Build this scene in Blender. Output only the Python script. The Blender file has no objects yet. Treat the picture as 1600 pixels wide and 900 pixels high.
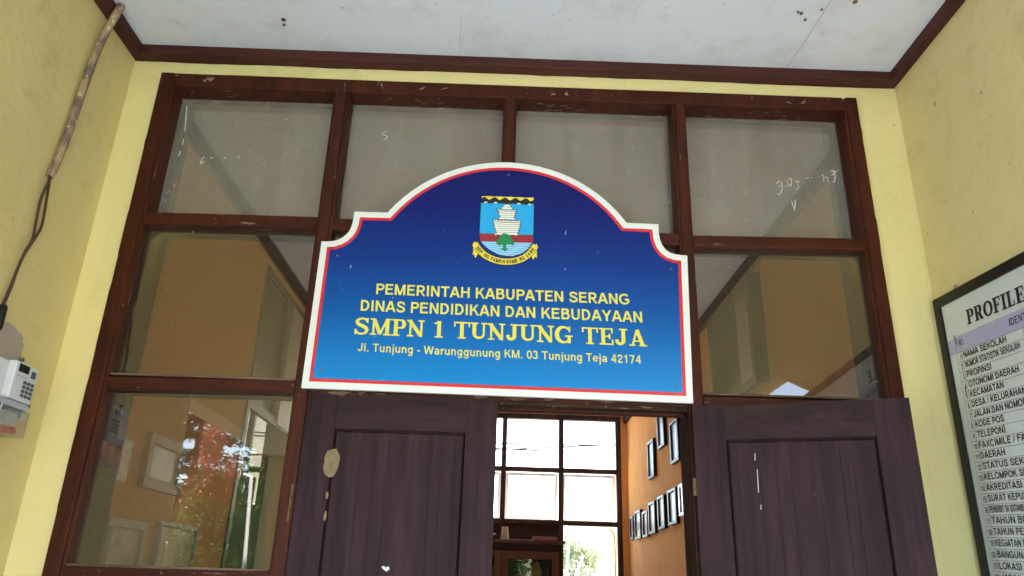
import bpy, bmesh, math, random
from mathutils import Vector, Matrix
random.seed(7)
R = math.radians
C = bpy.context.scene
COL = C.collection

# ------------------------------------------------------------------ camera
CAM = Vector((.0092, -2.6328, 1.5013)); PITCH, YAW, ROLL, FPX = .3709, .0084, .0317, 1178.37
def cam_axes():
    sy, cy = math.sin(YAW), math.cos(YAW); sp, cp = math.sin(PITCH), math.cos(PITCH)
    f = Vector((sy*cp, cy*cp, sp)); r = Vector((cy, -sy, 0)); u = r.cross(f)
    c, s = math.cos(ROLL), math.sin(ROLL)
    return r*c + u*s, u*c - r*s, f
AR, AU, AF = cam_axes()
cam = bpy.data.objects.new('camera', bpy.data.cameras.new('camera'))
COL.objects.link(cam); C.camera = cam
cam.matrix_world = Matrix.Translation(CAM) @ Matrix((AR, AU, -AF)).transposed().to_4x4()
cam.data.sensor_width = 36; cam.data.lens = FPX/1600*36; cam.data.clip_start = .02; cam.data.clip_end = 900

# ------------------------------------------------------------------ light
SUN_EL, SUN_AZ = 58, 22            # azimuth from +Y towards +X
w = bpy.data.worlds.new('World'); C.world = w; w.use_nodes = True
nt = w.node_tree; bg = nt.nodes['Background']; sky = nt.nodes.new('ShaderNodeTexSky')
sky.sky_type = 'NISHITA'; sky.sun_disc = False
sky.sun_elevation = R(SUN_EL); sky.sun_rotation = R(SUN_AZ); sky.air_density = 1.0; sky.dust_density = 1.5
nt.links.new(sky.outputs[0], bg.inputs[0]); bg.inputs[1].default_value = .15
sun = bpy.data.objects.new('sun', bpy.data.lights.new('sun', 'SUN')); COL.objects.link(sun)
sun.data.energy = 4.8; sun.data.angle = R(.5); sun.data.color = (1, .96, .89)
sd = Vector((math.sin(R(SUN_AZ))*math.cos(R(SUN_EL)), math.cos(R(SUN_AZ))*math.cos(R(SUN_EL)), math.sin(R(SUN_EL))))
sun.rotation_euler = sd.to_track_quat('Z', 'Y').to_euler()
C.view_settings.view_transform = 'Standard'; C.view_settings.look = 'None'
C.view_settings.exposure = 3.28; C.view_settings.gamma = 1; C.view_settings.use_curve_mapping = False
C.cycles.use_denoising = True
C.cycles.max_bounces = 10; C.cycles.diffuse_bounces = 6; C.cycles.transparent_max_bounces = 16
C.cycles.sample_clamp_indirect = 8

# ------------------------------------------------------------------ pixel -> real plane
def ray(px, py): return AF + AR*((px-800)/FPX) - AU*((py-450)/FPX)
def onY(px, py, Y=0.):
    d = ray(px, py); return CAM + d*((Y-CAM.y)/d.y)
def onX(px, py, X):
    d = ray(px, py); return CAM + d*((X-CAM.x)/d.x)
def onZ(px, py, Z):
    d = ray(px, py); return CAM + d*((Z-CAM.z)/d.z)

# ------------------------------------------------------------------ helpers
class MB:
    def __init__(s): s.v = []; s.f = []; s.sm = False
    def add(s, vs, fs):
        n = len(s.v); s.v += [Vector(v) for v in vs]; s.f += [[i+n for i in f] for f in fs]; return s
    def box(s, x0, x1, y0, y1, z0, z1):
        return s.add([(x, y, z) for x in (x0, x1) for y in (y0, y1) for z in (z0, z1)],
            [(0,1,3,2), (4,6,7,5), (0,4,5,1), (2,3,7,6), (0,2,6,4), (1,5,7,3)])
    def obox(s, o, a, b, c):               # corner + three edge vectors
        o, a, b, c = map(Vector, (o, a, b, c))
        return s.add([o+a*i+b*j+c*k for i in (0,1) for j in (0,1) for k in (0,1)],
            [(0,1,3,2), (4,6,7,5), (0,4,5,1), (2,3,7,6), (0,2,6,4), (1,5,7,3)])
    def prism(s, pts, vec):
        pts = [Vector(p) for p in pts]; vec = Vector(vec); n = len(pts)
        return s.add(pts+[p+vec for p in pts], [list(range(n)), list(range(2*n-1, n-1, -1))] +
            [(i, i+n, (i+1) % n+n, (i+1) % n) for i in range(n)])
    def sheet(s, pts): return s.add(pts, [list(range(len(pts)))])
    def tube(s, path, r, n=10, cap=True):
        path = [Vector(p) for p in path]; rs = r if isinstance(r, (list, tuple)) else [r]*len(path)
        base = len(s.v); ref = None
        for i, p in enumerate(path):
            t = (path[min(i+1, len(path)-1)]-path[max(i-1, 0)]).normalized()
            if ref is None: ref = t.orthogonal().normalized()
            ref = (ref - t*ref.dot(t)).normalized(); bn = t.cross(ref)
            s.v += [p + (ref*math.cos(2*math.pi*k/n) + bn*math.sin(2*math.pi*k/n))*rs[i] for k in range(n)]
        for i in range(len(path)-1):
            for k in range(n):
                a = base+i*n; s.f.append([a+k, a+(k+1) % n, a+n+(k+1) % n, a+n+k])
        if cap:
            s.f.append([base+k for k in range(n)][::-1]); s.f.append([base+(len(path)-1)*n+k for k in range(n)])
        s.sm = True; return s
    def lathe(s, c, prof, n=16):
        c = Vector(c); base = len(s.v)
        for r, z in prof: s.v += [c+Vector((r*math.cos(2*math.pi*k/n), r*math.sin(2*math.pi*k/n), z)) for k in range(n)]
        for i in range(len(prof)-1):
            for k in range(n):
                a = base+i*n; s.f.append([a+k, a+(k+1) % n, a+n+(k+1) % n, a+n+k])
        s.f.append([base+k for k in range(n)][::-1]); s.f.append([base+(len(prof)-1)*n+k for k in range(n)])
        s.sm = True; return s
    def strip(s, pts, ws, lift=0):         # 2-D stroke in x,y at height z = lift
        n = len(pts); L = []; Rr = []
        for i, p in enumerate(pts):
            a = Vector(pts[max(i-1, 0)]); b = Vector(pts[min(i+1, n-1)]); t = (b-a).normalized()
            q = Vector((-t.y, t.x)); h = (ws[i] if isinstance(ws, (list, tuple)) else ws)/2
            L.append(Vector(p)+q*h); Rr.append(Vector(p)-q*h)
        return s.add([(p.x, p.y, lift) for p in L+Rr], [(i, i+1, n+i+1, n+i) for i in range(n-1)])
    def map(s, fn): s.v = [Vector(fn(v)) for v in s.v]; return s
    def build(s, name, mat, parent=None, bevel=0, recalc=True):
        me = bpy.data.meshes.new(name)
        o = bpy.data.objects.new(name, me); COL.objects.link(o)
        off = Vector((0, 0, 0))
        if parent is not None:
            o.parent = parent; r = parent
            while r is not None: off += Vector(r.location); r = r.parent
        me.from_pydata([tuple(v-off) for v in s.v], [], s.f)
        if recalc:
            b = bmesh.new(); b.from_mesh(me); bmesh.ops.recalc_face_normals(b, faces=b.faces); b.to_mesh(me); b.free()
        if s.sm:
            me.polygons.foreach_set('use_smooth', [True]*len(me.polygons))
            try: me.set_sharp_from_angle(angle=R(40))
            except Exception: pass
        me.materials.append(mat); me.update()
        if bevel:
            m = o.modifiers.new('bevel', 'BEVEL'); m.width = bevel; m.segments = 2; m.limit_method = 'ANGLE'; m.angle_limit = R(40)
        return o
def tag(o, label=None, cat=None, group=None, kind=None):
    if label: o['label'] = label
    if cat: o['category'] = cat
    if group: o['group'] = group
    if kind: o['kind'] = kind
    return o
def thing(name, label, cat, loc, group=None):
    o = bpy.data.objects.new(name, None); COL.objects.link(o); o.location = loc; o.empty_display_size = .1
    return tag(o, label, cat, group)

# ------------------------------------------------------------------ materials
def base_mat(name, rough=.6, spec=.3):
    m = bpy.data.materials.new(name); m.use_nodes = True
    b = m.node_tree.nodes['Principled BSDF']; b.inputs['Roughness'].default_value = rough
    b.inputs['Specular IOR Level'].default_value = spec
    return m, m.node_tree, b
def N(nt, t, **kw):
    n = nt.nodes.new(t)
    for k, v in kw.items(): setattr(n, k, v)
    return n
def noise(nt, scale, detail=4, vec=None, rough=.55, stretch=None):
    n = N(nt, 'ShaderNodeTexNoise'); n.inputs['Scale'].default_value = scale; n.inputs['Detail'].default_value = detail
    n.inputs['Roughness'].default_value = rough
    src = N(nt, 'ShaderNodeNewGeometry').outputs['Position'] if vec is None else vec
    if stretch:
        mp = N(nt, 'ShaderNodeMapping'); mp.inputs['Scale'].default_value = stretch; nt.links.new(src, mp.inputs[0]); src = mp.outputs[0]
    nt.links.new(src, n.inputs['Vector']); return n.outputs['Fac']
def ramp(nt, fac, stops, interp='LINEAR'):
    r = N(nt, 'ShaderNodeValToRGB'); r.color_ramp.interpolation = interp; e = r.color_ramp.elements
    while len(e) < len(stops): e.new(.5)
    for k, (p, c) in enumerate(stops):
        e[k].position = p; e[k].color = (*c, 1) if isinstance(c, (tuple, list)) else (c, c, c, 1)
    nt.links.new(fac, r.inputs[0]); return r.outputs[0]
def mixc(nt, fac, a, b, mode='MIX'):
    m = N(nt, 'ShaderNodeMix', data_type='RGBA', blend_type=mode)
    for sock, v in ((m.inputs[0], fac), (m.inputs[6], a), (m.inputs[7], b)):
        if hasattr(v, 'node'): nt.links.new(v, sock)
        elif isinstance(v, (tuple, list)): sock.default_value = (*v, 1)
        else: sock.default_value = v
    return m.outputs[2]
def bump(nt, b, h, strength=.2, dist=.01):
    n = N(nt, 'ShaderNodeBump'); n.inputs['Strength'].default_value = strength; n.inputs['Distance'].default_value = dist
    nt.links.new(h, n.inputs['Height']); nt.links.new(n.outputs[0], b.inputs['Normal'])
def flat(name, col, rough=.6, spec=.3, var=.12, scale=30):
    m, nt, b = base_mat(name, rough, spec)
    c = mixc(nt, noise(nt, scale), tuple(x*(1-var) for x in col), tuple(min(1, x*(1+var)) for x in col))
    nt.links.new(c, b.inputs['Base Color']); return m
def plaster(name, col, dirt=(.5, .47, .36), amount=.5, chips=True, rough=.6, spec=.2):
    m, nt, b = base_mat(name, rough, spec)
    c = mixc(nt, noise(nt, 2.2, 5), tuple(x*.93 for x in col), tuple(min(1, x*1.05) for x in col))
    c = mixc(nt, ramp(nt, noise(nt, 5, 7, rough=.7), [(.55, 0.), (.8, amount)]), c, tuple(x*y for x, y in zip(col, dirt)))
    # faint downward streaks and small scuffs
    c = mixc(nt, ramp(nt, noise(nt, 9, 4, stretch=(2.2, 2.2, .18)), [(.58, 0.), (.8, .28)]), c, tuple(x*.7 for x in col))
    if chips:
        c = mixc(nt, ramp(nt, noise(nt, 26, 3), [(.735, 0.), (.76, .7)]), c, tuple(x*.5 for x in col))
    nt.links.new(c, b.inputs['Base Color'])
    hb = mixc(nt, .4, noise(nt, 3.5, 3), noise(nt, 14, 6, rough=.65))
    bump(nt, b, hb, .5, .022); return m
def wood(name, dark, light, chip=(.24, .15, .10), chipped=.66, rough=.52, stretch=(6, 6, .7), spec=.25):
    m, nt, b = base_mat(name, rough, spec)
    g = noise(nt, 9, 6, stretch=stretch, rough=.65)
    c = mixc(nt, ramp(nt, g, [(.3, 0.), (.7, 1.)]), dark, light)
    c = mixc(nt, ramp(nt, noise(nt, 3.3, 5), [(.5, 0.), (.75, .6)]), c, tuple(x*.55 for x in dark))
    c = mixc(nt, ramp(nt, noise(nt, 2.6, 3, stretch=stretch), [(.36, .75), (.62, 0.)]), c, tuple(x*.62 for x in dark))
    if chipped < 1:
        f = ramp(nt, noise(nt, 17, 6, stretch=tuple(min(3.2, s*.55) for s in stretch), rough=.72), [(chipped, 0.), (chipped+.02, 1.)])
        c = mixc(nt, f, c, chip)
        c = mixc(nt, ramp(nt, noise(nt, 70, 2), [(chipped+.075, 0.), (chipped+.09, .8)]), c, (.24, .17, .13))
    nt.links.new(c, b.inputs['Base Color'])
    rr = N(nt, 'ShaderNodeMapRange'); nt.links.new(g, rr.inputs[0]); rr.inputs[3].default_value = rough-.1; rr.inputs[4].default_value = rough+.18
    nt.links.new(rr.outputs[0], b.inputs['Roughness'])
    bump(nt, b, g, .35, .004); return m
M = {}
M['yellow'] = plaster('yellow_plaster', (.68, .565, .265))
M['lit_yellow'] = plaster('lit_yellow_plaster', (.82, .705, .345), amount=.3)  # lit copy of the side-wall yellow; stronger light put into the colour
M['orange'] = plaster('orange_plaster', (.79, .42, .15), chips=False, rough=.9, spec=.06)
M['dim_wall'] = plaster('darkened_room_plaster', (.16, .13, .10))  # side-room walls darkened; the rooms' dimness is put into the colour
M['cement'] = plaster('bare_cement', (.42, .35, .31), amount=.6)
M['wood'] = wood('red_brown_paint', (.049, .0092, .0038), (.084, .0172, .0070), chipped=.655, spec=.2)
M['wood_h'] = wood('red_brown_paint_rails', (.049, .0092, .0038), (.084, .0172, .0070), chipped=.635, stretch=(.7, 6, 6), spec=.2)
M['trim'] = wood('maroon_trim_paint', (.066, .0165, .0140), (.096, .027, .022), chipped=.71, stretch=(.7, .7, 6))
M['door'] = wood('purple_brown_door_paint', (.024, .0090, .0122), (.053, .0235, .0310), chipped=.72, rough=.46, stretch=(7, 7, .45), spec=.16)
M['door_h'] = wood('purple_brown_rail_paint', (.025, .0094, .0120), (.048, .0220, .0268), chipped=.72, rough=.46, stretch=(.45, 7, 7), spec=.16)
M['old_wood'] = wood('bare_old_wood', (.10, .06, .035), (.26, .16, .085), chipped=1.1, rough=.8, stretch=(.7, 6, 6))
M['old_brown'] = wood('worn_brown_wood', (.030, .014, .010), (.075, .042, .028), chip=(.22, .13, .06), chipped=.6, rough=.75, stretch=(.7, 6, 6), spec=.1)
M['bead'] = wood('dusty_bead', (.10, .065, .045), (.24, .18, .13), chipped=1.1, rough=.9, spec=.05, stretch=(.7, 6, 6))
M['jamb'] = wood('dull_jamb_paint', (.040, .022, .016), (.075, .045, .034), chip=(.2, .14, .09), chipped=.68, rough=.95, spec=0)
M['window_wood'] = wood('glare_paled_wood', (.060, .032, .030), (.10, .058, .052), chipped=1.1, rough=.6)  # dark interior wood lightened; window glare put into the colour
M['dark_wood'] = wood('dark_interior_wood', (.028, .010, .007), (.055, .020, .013), chipped=1.1, rough=.4)
M['backlit_dust_wood'] = wood('dusty_backlit_wood', (.014, .009, .007), (.03, .021, .017), chipped=1.1, rough=.95, spec=.02)  # dusty reveals; backlit shade put into the dark base colour
M['putty'] = flat('tan_putty', (.22, .165, .095), .95, .1, .5, 75)
M['chalk'] = flat('white_chalk', (.62, .60, .56), .9)
M['white'] = flat('white_acrylic', (.76, .77, .78), .35, .5, .03)
M['red'] = flat('red_vinyl', (.62, .018, .03), .35, .5, .05)
M['letters'] = flat('yellow_vinyl', (.72, .66, .10), .4, .4, .03)
M['black'] = flat('black_ink', (.008, .008, .009), .5, .3)
M['ink'] = flat('dark_brown_ink', (.022, .014, .014), .5, .3)
M['black_frame'] = flat('black_frame_lacquer', (.012, .010, .009), .4, .25, .3)
M['steel'] = flat('dull_screw_steel', (.16, .15, .14), .4, .5)
M['steel'].node_tree.nodes['Principled BSDF'].inputs['Metallic'].default_value = .8
M['rust'] = flat('rusty_iron', (.16, .10, .06), .8)
M['e_sky'] = flat('emblem_sky_blue', (.01, .36, .78), .35, .5, .03)
M['e_water'] = flat('emblem_water_blue', (.10, .46, .85), .35, .5, .03)
M['e_white'] = flat('emblem_white', (.78, .78, .74), .35, .5, .03)
M['e_red'] = flat('emblem_brick_red', (.42, .02, .035), .35, .5, .05)
M['e_green'] = flat('emblem_green', (.01, .22, .06), .35, .5, .05)
M['e_yellow'] = flat('emblem_yellow', (.78, .63, .06), .35, .5, .03)
M['e_black'] = flat('emblem_black', (.008, .008, .012), .35, .5)
M['board'] = flat('board_white_print', (.60, .62, .58), .3, .5, .04)
M['lilac'] = flat('board_lilac_print', (.42, .38, .55), .3, .5, .04)
M['pvc'] = flat('grey_white_plastic', (.62, .64, .68), .4, .45, .05)
M['pvc_dark'] = flat('grey_plastic', (.40, .42, .46), .45, .4, .08)
M['key'] = flat('grey_rubber_key', (.09, .10, .12), .6)
M['lcd'] = flat('dark_display', (.02, .022, .018), .15, .6)
M['orange_btn'] = flat('orange_plastic', (.80, .12, .03), .4)
M['green_btn'] = flat('green_plastic', (.10, .30, .12), .4)
M['cable'] = flat('weathered_brown_cable', (.075, .05, .03), .7, .2, .6, 60)
M['pale'] = flat('pale_print', (.62, .64, .62), .25, .6, .05)
M['cream'] = plaster('cream_paint', (.74, .69, .45))
M['concrete'] = plaster('concrete', (.40, .38, .35), amount=.5)
M['tilefloor'] = flat('white_floor_tile', (.56, .58, .60), .25, .5, .05, 2)
M['tile'] = flat('roof_tile', (.30, .11, .06), .8)
M['soil'] = flat('pale_paving', (.36, .37, .37), .9, .2, .25, 3)
M['grass'] = flat('grass_green', (.07, .13, .03), .9, .2, .3, 4)
M['trunk'] = flat('bark', (.10, .07, .05), .9, .2, .3)
M['pale_tile'] = flat('overexposed_tile', (.55, .36, .27), .8)  # tile red paled; overexposure put into the colour
M['gold'] = flat('gold_ornament', (.45, .33, .08), .35, .6)
M['jade'] = flat('green_ornament', (.02, .35, .16), .3, .6)
M['bluebox'] = flat('blue_ornament_base', (.10, .22, .30), .5)
M['pink'] = flat('pink_box_card', (.35, .17, .20), .8)
M['cup'] = flat('beige_cup', (.52, .45, .36), .6)
M['skyblue_pole'] = flat('light_blue_pole', (.22, .55, .62), .5)

def ceiling_mat():
    m, nt, b = base_mat('ceiling_board', .8, .2)
    c = mixc(nt, noise(nt, 1.6, 5), (.70, .72, .76), (.78, .79, .81))
    c = mixc(nt, ramp(nt, noise(nt, 4.5, 7, rough=.7), [(.50, 0.), (.75, .55)]), c, (.50, .49, .46))
    c = mixc(nt, ramp(nt, noise(nt, 21, 4), [(.70, 0.), (.74, .6)]), c, (.40, .37, .31))
    c = mixc(nt, ramp(nt, noise(nt, 60, 2), [(.76, 0.), (.78, .8)]), c, (.20, .17, .13))
    nt.links.new(c, b.inputs['Base Color']); bump(nt, b, noise(nt, 6, 6), .2, .01); return m
M['ceiling'] = ceiling_mat()
def pipe_mat():
    m, nt, b = base_mat('paint_spattered_conduit', .7, .3)
    c = mixc(nt, ramp(nt, noise(nt, 30, 5, stretch=(1, 1, .35)), [(.42, 0.), (.56, 1.)]), (.17, .115, .10), (.40, .27, .16))
    c = mixc(nt, ramp(nt, noise(nt, 55, 4), [(.6, 0.), (.66, .9)]), c, (.62, .52, .30))
    c = mixc(nt, ramp(nt, noise(nt, 40, 4), [(.66, 0.), (.70, .9)]), c, (.09, .05, .04))
    nt.links.new(c, b.inputs['Base Color']); return m
M['pipe'] = pipe_mat()
def sign_blue():
    m, nt, b = base_mat('printed_blue_gradient', .3, .22)
    g = N(nt, 'ShaderNodeNewGeometry'); s = N(nt, 'ShaderNodeSeparateXYZ'); nt.links.new(g.outputs[0], s.inputs[0])
    mr = N(nt, 'ShaderNodeMapRange'); nt.links.new(s.outputs[2], mr.inputs[0])
    mr.inputs[1].default_value = 2.13; mr.inputs[2].default_value = 3.02
    c = ramp(nt, mr.outputs[0], [(0, (.007, .23, .62)), (.14, (.005, .165, .52)), (.33, (.003, .085, .37)), (.55, (.002, .033, .235)), (.78, (.002, .010, .150)), (1, (.004, .006, .11))])
    c = mixc(nt, ramp(nt, noise(nt, 75, 2), [(.745, 0.), (.765, .55)]), c, (.35, .42, .5))
    nt.links.new(c, b.inputs['Base Color']); return m
M['blue'] = sign_blue()
def glass_mat(name, tint, refl, dust):
    m = bpy.data.materials.new(name); m.use_nodes = True; nt = m.node_tree; nt.nodes.clear()
    out = N(nt, 'ShaderNodeOutputMaterial'); tr = N(nt, 'ShaderNodeBsdfTransparent'); tr.inputs[0].default_value = (*tint, 1)
    gl = N(nt, 'ShaderNodeBsdfGlossy'); gl.inputs['Roughness'].default_value = .004; gl.inputs[0].default_value = (1, 1, 1, 1)
    df = N(nt, 'ShaderNodeBsdfDiffuse'); df.inputs[0].default_value = (.57, .525, .475, 1)
    fr = N(nt, 'ShaderNodeFresnel'); fr.inputs[0].default_value = refl
    m1 = N(nt, 'ShaderNodeMixShader'); nt.links.new(fr.outputs[0], m1.inputs[0]); nt.links.new(tr.outputs[0], m1.inputs[1]); nt.links.new(gl.outputs[0], m1.inputs[2])
    d0 = mixc(nt, .5, noise(nt, 3.0, 7, rough=.75), noise(nt, 7, 5, stretch=(1.6, 1, .22)))
    d = ramp(nt, d0, [(.34, dust*.72), (.5, dust), (.66, dust*1.32)])
    sp = ramp(nt, noise(nt, 60, 2), [(.74, 0.), (.76, .35)])
    ad = N(nt, 'ShaderNodeMath', operation='ADD'); nt.links.new(d, ad.inputs[0]); nt.links.new(sp, ad.inputs[1])
    m2 = N(nt, 'ShaderNodeMixShader'); nt.links.new(ad.outputs[0], m2.inputs[0]); nt.links.new(m1.outputs[0], m2.inputs[1]); nt.links.new(df.outputs[0], m2.inputs[2])
    nt.links.new(m2.outputs[0], out.inputs[0]); return m
M['glass'] = glass_mat('dusty_tinted_glass', (.79, .71, .61), 1.78, .022)
M['glass_top'] = glass_mat('very_dusty_tinted_glass', (.78, .735, .68), 1.55, .24)
M['clear'] = glass_mat('clear_glass', (.97, .97, .97), 1.35, .01)
M['dim'] = glass_mat('darkened_pane', (.45, .44, .41), 1.4, .1)  # tint darkened to dim the overbright window
M['frost'] = glass_mat('translucent_cover', (.8, .82, .84), 1.4, .12)
def leaf_mat(name, cols, tips=None):
    m, nt, b = base_mat(name, .6, .12)
    c = ramp(nt, noise(nt, 2.4, 4), [(.3+.4*k/max(1, len(cols)-1), q) for k, q in enumerate(cols)])
    if tips:                                   # the young red growth sits on the upper shoots
        g = N(nt, 'ShaderNodeNewGeometry'); sp = N(nt, 'ShaderNodeSeparateXYZ'); nt.links.new(g.outputs[0], sp.inputs[0])
        mr = N(nt, 'ShaderNodeMapRange'); nt.links.new(sp.outputs[2], mr.inputs[0]); mr.inputs[1].default_value = tips[0]; mr.inputs[2].default_value = tips[1]; mr.inputs[3].default_value = -.12; mr.inputs[4].default_value = .22
        ad = N(nt, 'ShaderNodeMath', operation='ADD'); nt.links.new(noise(nt, 5.5, 4), ad.inputs[0]); nt.links.new(mr.outputs[0], ad.inputs[1])
        c = mixc(nt, ramp(nt, ad.outputs[0], [(.52, 0.), (.62, 1.)]), c, tips[2])
    nt.links.new(c, b.inputs['Base Color']); return m
M['leaf_red'] = leaf_mat('red_tipped_leaf', [(.07, .13, .03), (.22, .27, .07), (.38, .32, .10)], (1.7, 3.1, (.50, .23, .15)))
M['leaf_dark'] = leaf_mat('dark_leaf', [(.025, .055, .012), (.05, .11, .02), (.10, .14, .03)])
M['leaf_mixed'] = leaf_mat('dark_leaf_with_red_tips', [(.03, .08, .015), (.09, .18, .04), (.15, .24, .06)], (2.3, 3.6, (.48, .08, .10)))
M['leaf_pale'] = leaf_mat('haze_paled_leaf', [(.10, .15, .07), (.19, .25, .12), (.27, .32, .19)])  # leaf green lightened; bright yard haze put into the colour
M['leaf_pine'] = leaf_mat('conifer_leaf', [(.02, .04, .015), (.04, .07, .025)])

# ------------------------------------------------------------------ lettering
def arc(cx, cy, rx, ry, a0, a1, n=14):
    return [(cx+rx*math.cos(R(a0+(a1-a0)*k/n)), cy+ry*math.sin(R(a0+(a1-a0)*k/n))) for k in range(n+1)]
def sans_glyph(ch, T=.20):
    """grotesque letter, cap height 1: strokes as (points, widths) and slanted bars as quads; returns polygons' source and advance"""
    S = []; H = T*.84; h = H/2; q = T/2
    def st(pts, w=T): S.append((pts, w))
    def v(x, y0=0, y1=1): S.append(([(x, y0), (x, y1)], T))
    def hz(y, x0, x1): S.append(([(x0, y), (x1, y)], H))
    def sl(x0, y0, x1, y1, w=None):                     # slanted bar with level ends
        w = w or T*1.06; S.append(([(x0-w/2, y0), (x0+w/2, y0), (x1+w/2, y1), (x1-w/2, y1)], None))
    def bowl(cx, cy, rx, ry, a0, a1, n=18):             # round stroke, thinner where it runs level
        P = arc(cx, cy, rx, ry, a0, a1, n); S.append((P, [H+(T-H)*abs(math.cos(R(a0+(a1-a0)*k/n))) for k in range(n+1)]))
    if ch == 'A': sl(.10, 0, .46, 1); sl(.86, 0, .50, 1); hz(.30, .22, .74); return S, .96
    if ch in 'BPRD':
        v(.18)
        if ch == 'D':
            hz(1-h, .2, .42); hz(h, .2, .42); bowl(.42, .5, .36, .5-h, 90, -90); return S, .96
        if ch == 'B':
            hz(1-h, .2, .5); hz(.54, .2, .5); hz(h, .2, .52); bowl(.5, .77, .21, .23-h+.0, 90, -90, 12); bowl(.52, .27+h/2, .245, .27-h/2, 90, -90, 12); return S, .90
        hz(1-h, .2, .52); hz(.47, .2, .52); bowl(.52, (1-h+.47)/2, .22, (1-h-.47)/2, 90, -90, 14)
        if ch == 'R': sl(.48, .42, .80, 0); return S, .93
        return S, .84
    if ch in 'EF':
        v(.18); hz(1-h, .2, .80); hz(.53, .2, .74)
        if ch == 'E': hz(h, .2, .82); return S, .88
        return S, .80
    if ch == 'H': v(.18); v(.80); hz(.53, .2, .8); return S, .98
    if ch == 'I': v(.19); return S, .38
    if ch == 'J': v(.56, .30, 1); bowl(.34, .31, .22, .31-h, 0, -170, 14); return S, .74
    if ch == 'K': v(.18); sl(.26, .38, .78, 1); sl(.48, .58, .84, 0); return S, .94
    if ch == 'L': v(.18); hz(h, .2, .78); return S, .82
    if ch == 'M': v(.17, 0, 1); v(.97, 0, 1); sl(.20, 1, .57, 0, T*.95); sl(.94, 1, .57, 0, T*.95); return S, 1.14
    if ch == 'N': v(.18); v(.80); sl(.18, 1, .80, 0); return S, .98
    if ch == 'O' : bowl(.54, .5, .43, .5-h+.015, 0, 360, 32); return S, 1.08
    if ch == '0': bowl(.39, .5, .27, .5-h, 0, 360, 28); return S, .78
    if ch == 'C': bowl(.54, .5, .42, .5-h+.01, 48, 312, 26); return S, 1.0
    if ch == 'G': bowl(.55, .5, .43, .5-h+.01, 45, 318, 26); v(.90, .14, .50); hz(.46, .58, .92); return S, 1.08
    if ch == 'S':
        cl = [(.78, .70), (.68, .85), (.46, 1-h), (.25, .88), (.19, .73), (.27, .60), (.47, .51), (.68, .42), (.78, .27), (.68, .12), (.46, h), (.23, .13), (.13, .31)]
        st([tuple(p) for p in smooth2(cl)], T*.9); return S, .90
    if ch == 'T': v(.42); hz(1-h, .02, .82); return S, .84
    if ch == 'U': v(.19, .36); v(.79, .36); bowl(.49, .37, .30, .37-h, 180, 360, 18); return S, .98
    if ch == 'W': sl(.10, 1, .36, 0, T); sl(.66, 1, .36, 0, T); sl(.66, 1, .96, 0, T); sl(1.22, 1, .96, 0, T); return S, 1.32
    if ch == 'X': sl(.12, 0, .78, 1); sl(.78, 0, .12, 1); return S, .90
    if ch == 'Y': sl(.10, 1, .45, .42); sl(.80, 1, .45, .42); v(.45, 0, .46); return S, .90
    if ch == '1': v(.44); sl(.14, .70, .42, .93, T*.8); return S, .78
    if ch == '2': st(smooth2([(.15, .68), (.22, .86), (.40, 1-h), (.57, .90), (.63, .74), (.55, .56), (.32, .32), (.16, .12)]), T*.9); hz(h, .10, .70); return S, .78
    if ch == '3': bowl(.36, .74, .22, .26-h, 160, -80, 16); bowl(.37, .29, .26, .29-h, 85, -165, 18); return S, .78
    if ch == '4': v(.54); hz(.30, .06, .74); sl(.13, .30, .50, 1, T*.8); return S, .78
    if ch == '5': hz(1-h, .20, .68); sl(.20, .44, .26, 1, T*.85); bowl(.38, .34, .27, .34-h, 130, -160, 18); return S, .78
    if ch == '6': bowl(.39, .33, .26, .33-h, 0, 360, 24); st(smooth2([(.13, .34), (.15, .66), (.28, .87), (.46, 1-h), (.62, .84)]), T*.9); return S, .78
    if ch == '7': hz(1-h, .08, .70); sl(.28, 0, .62, .95); return S, .78
    if ch == '8': bowl(.39, .75, .22, .25-h, 0, 360, 22); bowl(.39, .28, .26, .28-h, 0, 360, 24); return S, .78
    if ch == '9': bowl(.39, .67, .26, .33-h, 0, 360, 24); st(smooth2([(.65, .66), (.63, .34), (.50, .13), (.32, h), (.16, .16)]), T*.9); return S, .78
    x = .73
    if ch == 'l': v(.19); return S, .38
    if ch == 'u': v(.17, .26, x); v(.62, 0, x); bowl(.395, .27, .225, .27-h, 180, 350, 14); return S, .80
    if ch == 'n': v(.17, 0, x); v(.62, 0, .46); bowl(.395, x-.27, .225, .27-h, 180, 0, 14); return S, .80
    if ch == 'r': v(.17, 0, x); bowl(.40, x-.30, .23, .30-h, 175, 75, 8); return S, .52
    if ch == 'j': v(.20, -.14, x); S.append(([(.20, .86), (.20, 1)], T)); bowl(.06, -.14, .14, .14, 0, -80, 8); return S, .38
    if ch == 'g': bowl(.38, x/2, .24, x/2-h, 0, 360, 24); v(.62, -.05, x); bowl(.385, -.05, .235, .20, 0, -160, 14); return S, .80
    if ch == 'e': bowl(.40, x/2, .28, x/2-h, 2, 322, 24); hz(x/2, .16, .66); return S, .78
    if ch == 'a': v(.60, 0, .50); bowl(.37, .50, .23, x-.50-h, 0, 165, 14); bowl(.36, .22, .22, .22-h, 0, 360, 20); return S, .78
    if ch == '.': S.append(([(.19, 0), (.19, T)], T)); return S, .38
    if ch == '-': hz(.36, .06, .42); return S, .48
    if ch == '/': sl(.04, 0, .36, 1, T*.7); return S, .40
    if ch == '(': bowl(.52, .40, .36, .64, 125, 235, 10); return S, .46
    return S, .40
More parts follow.
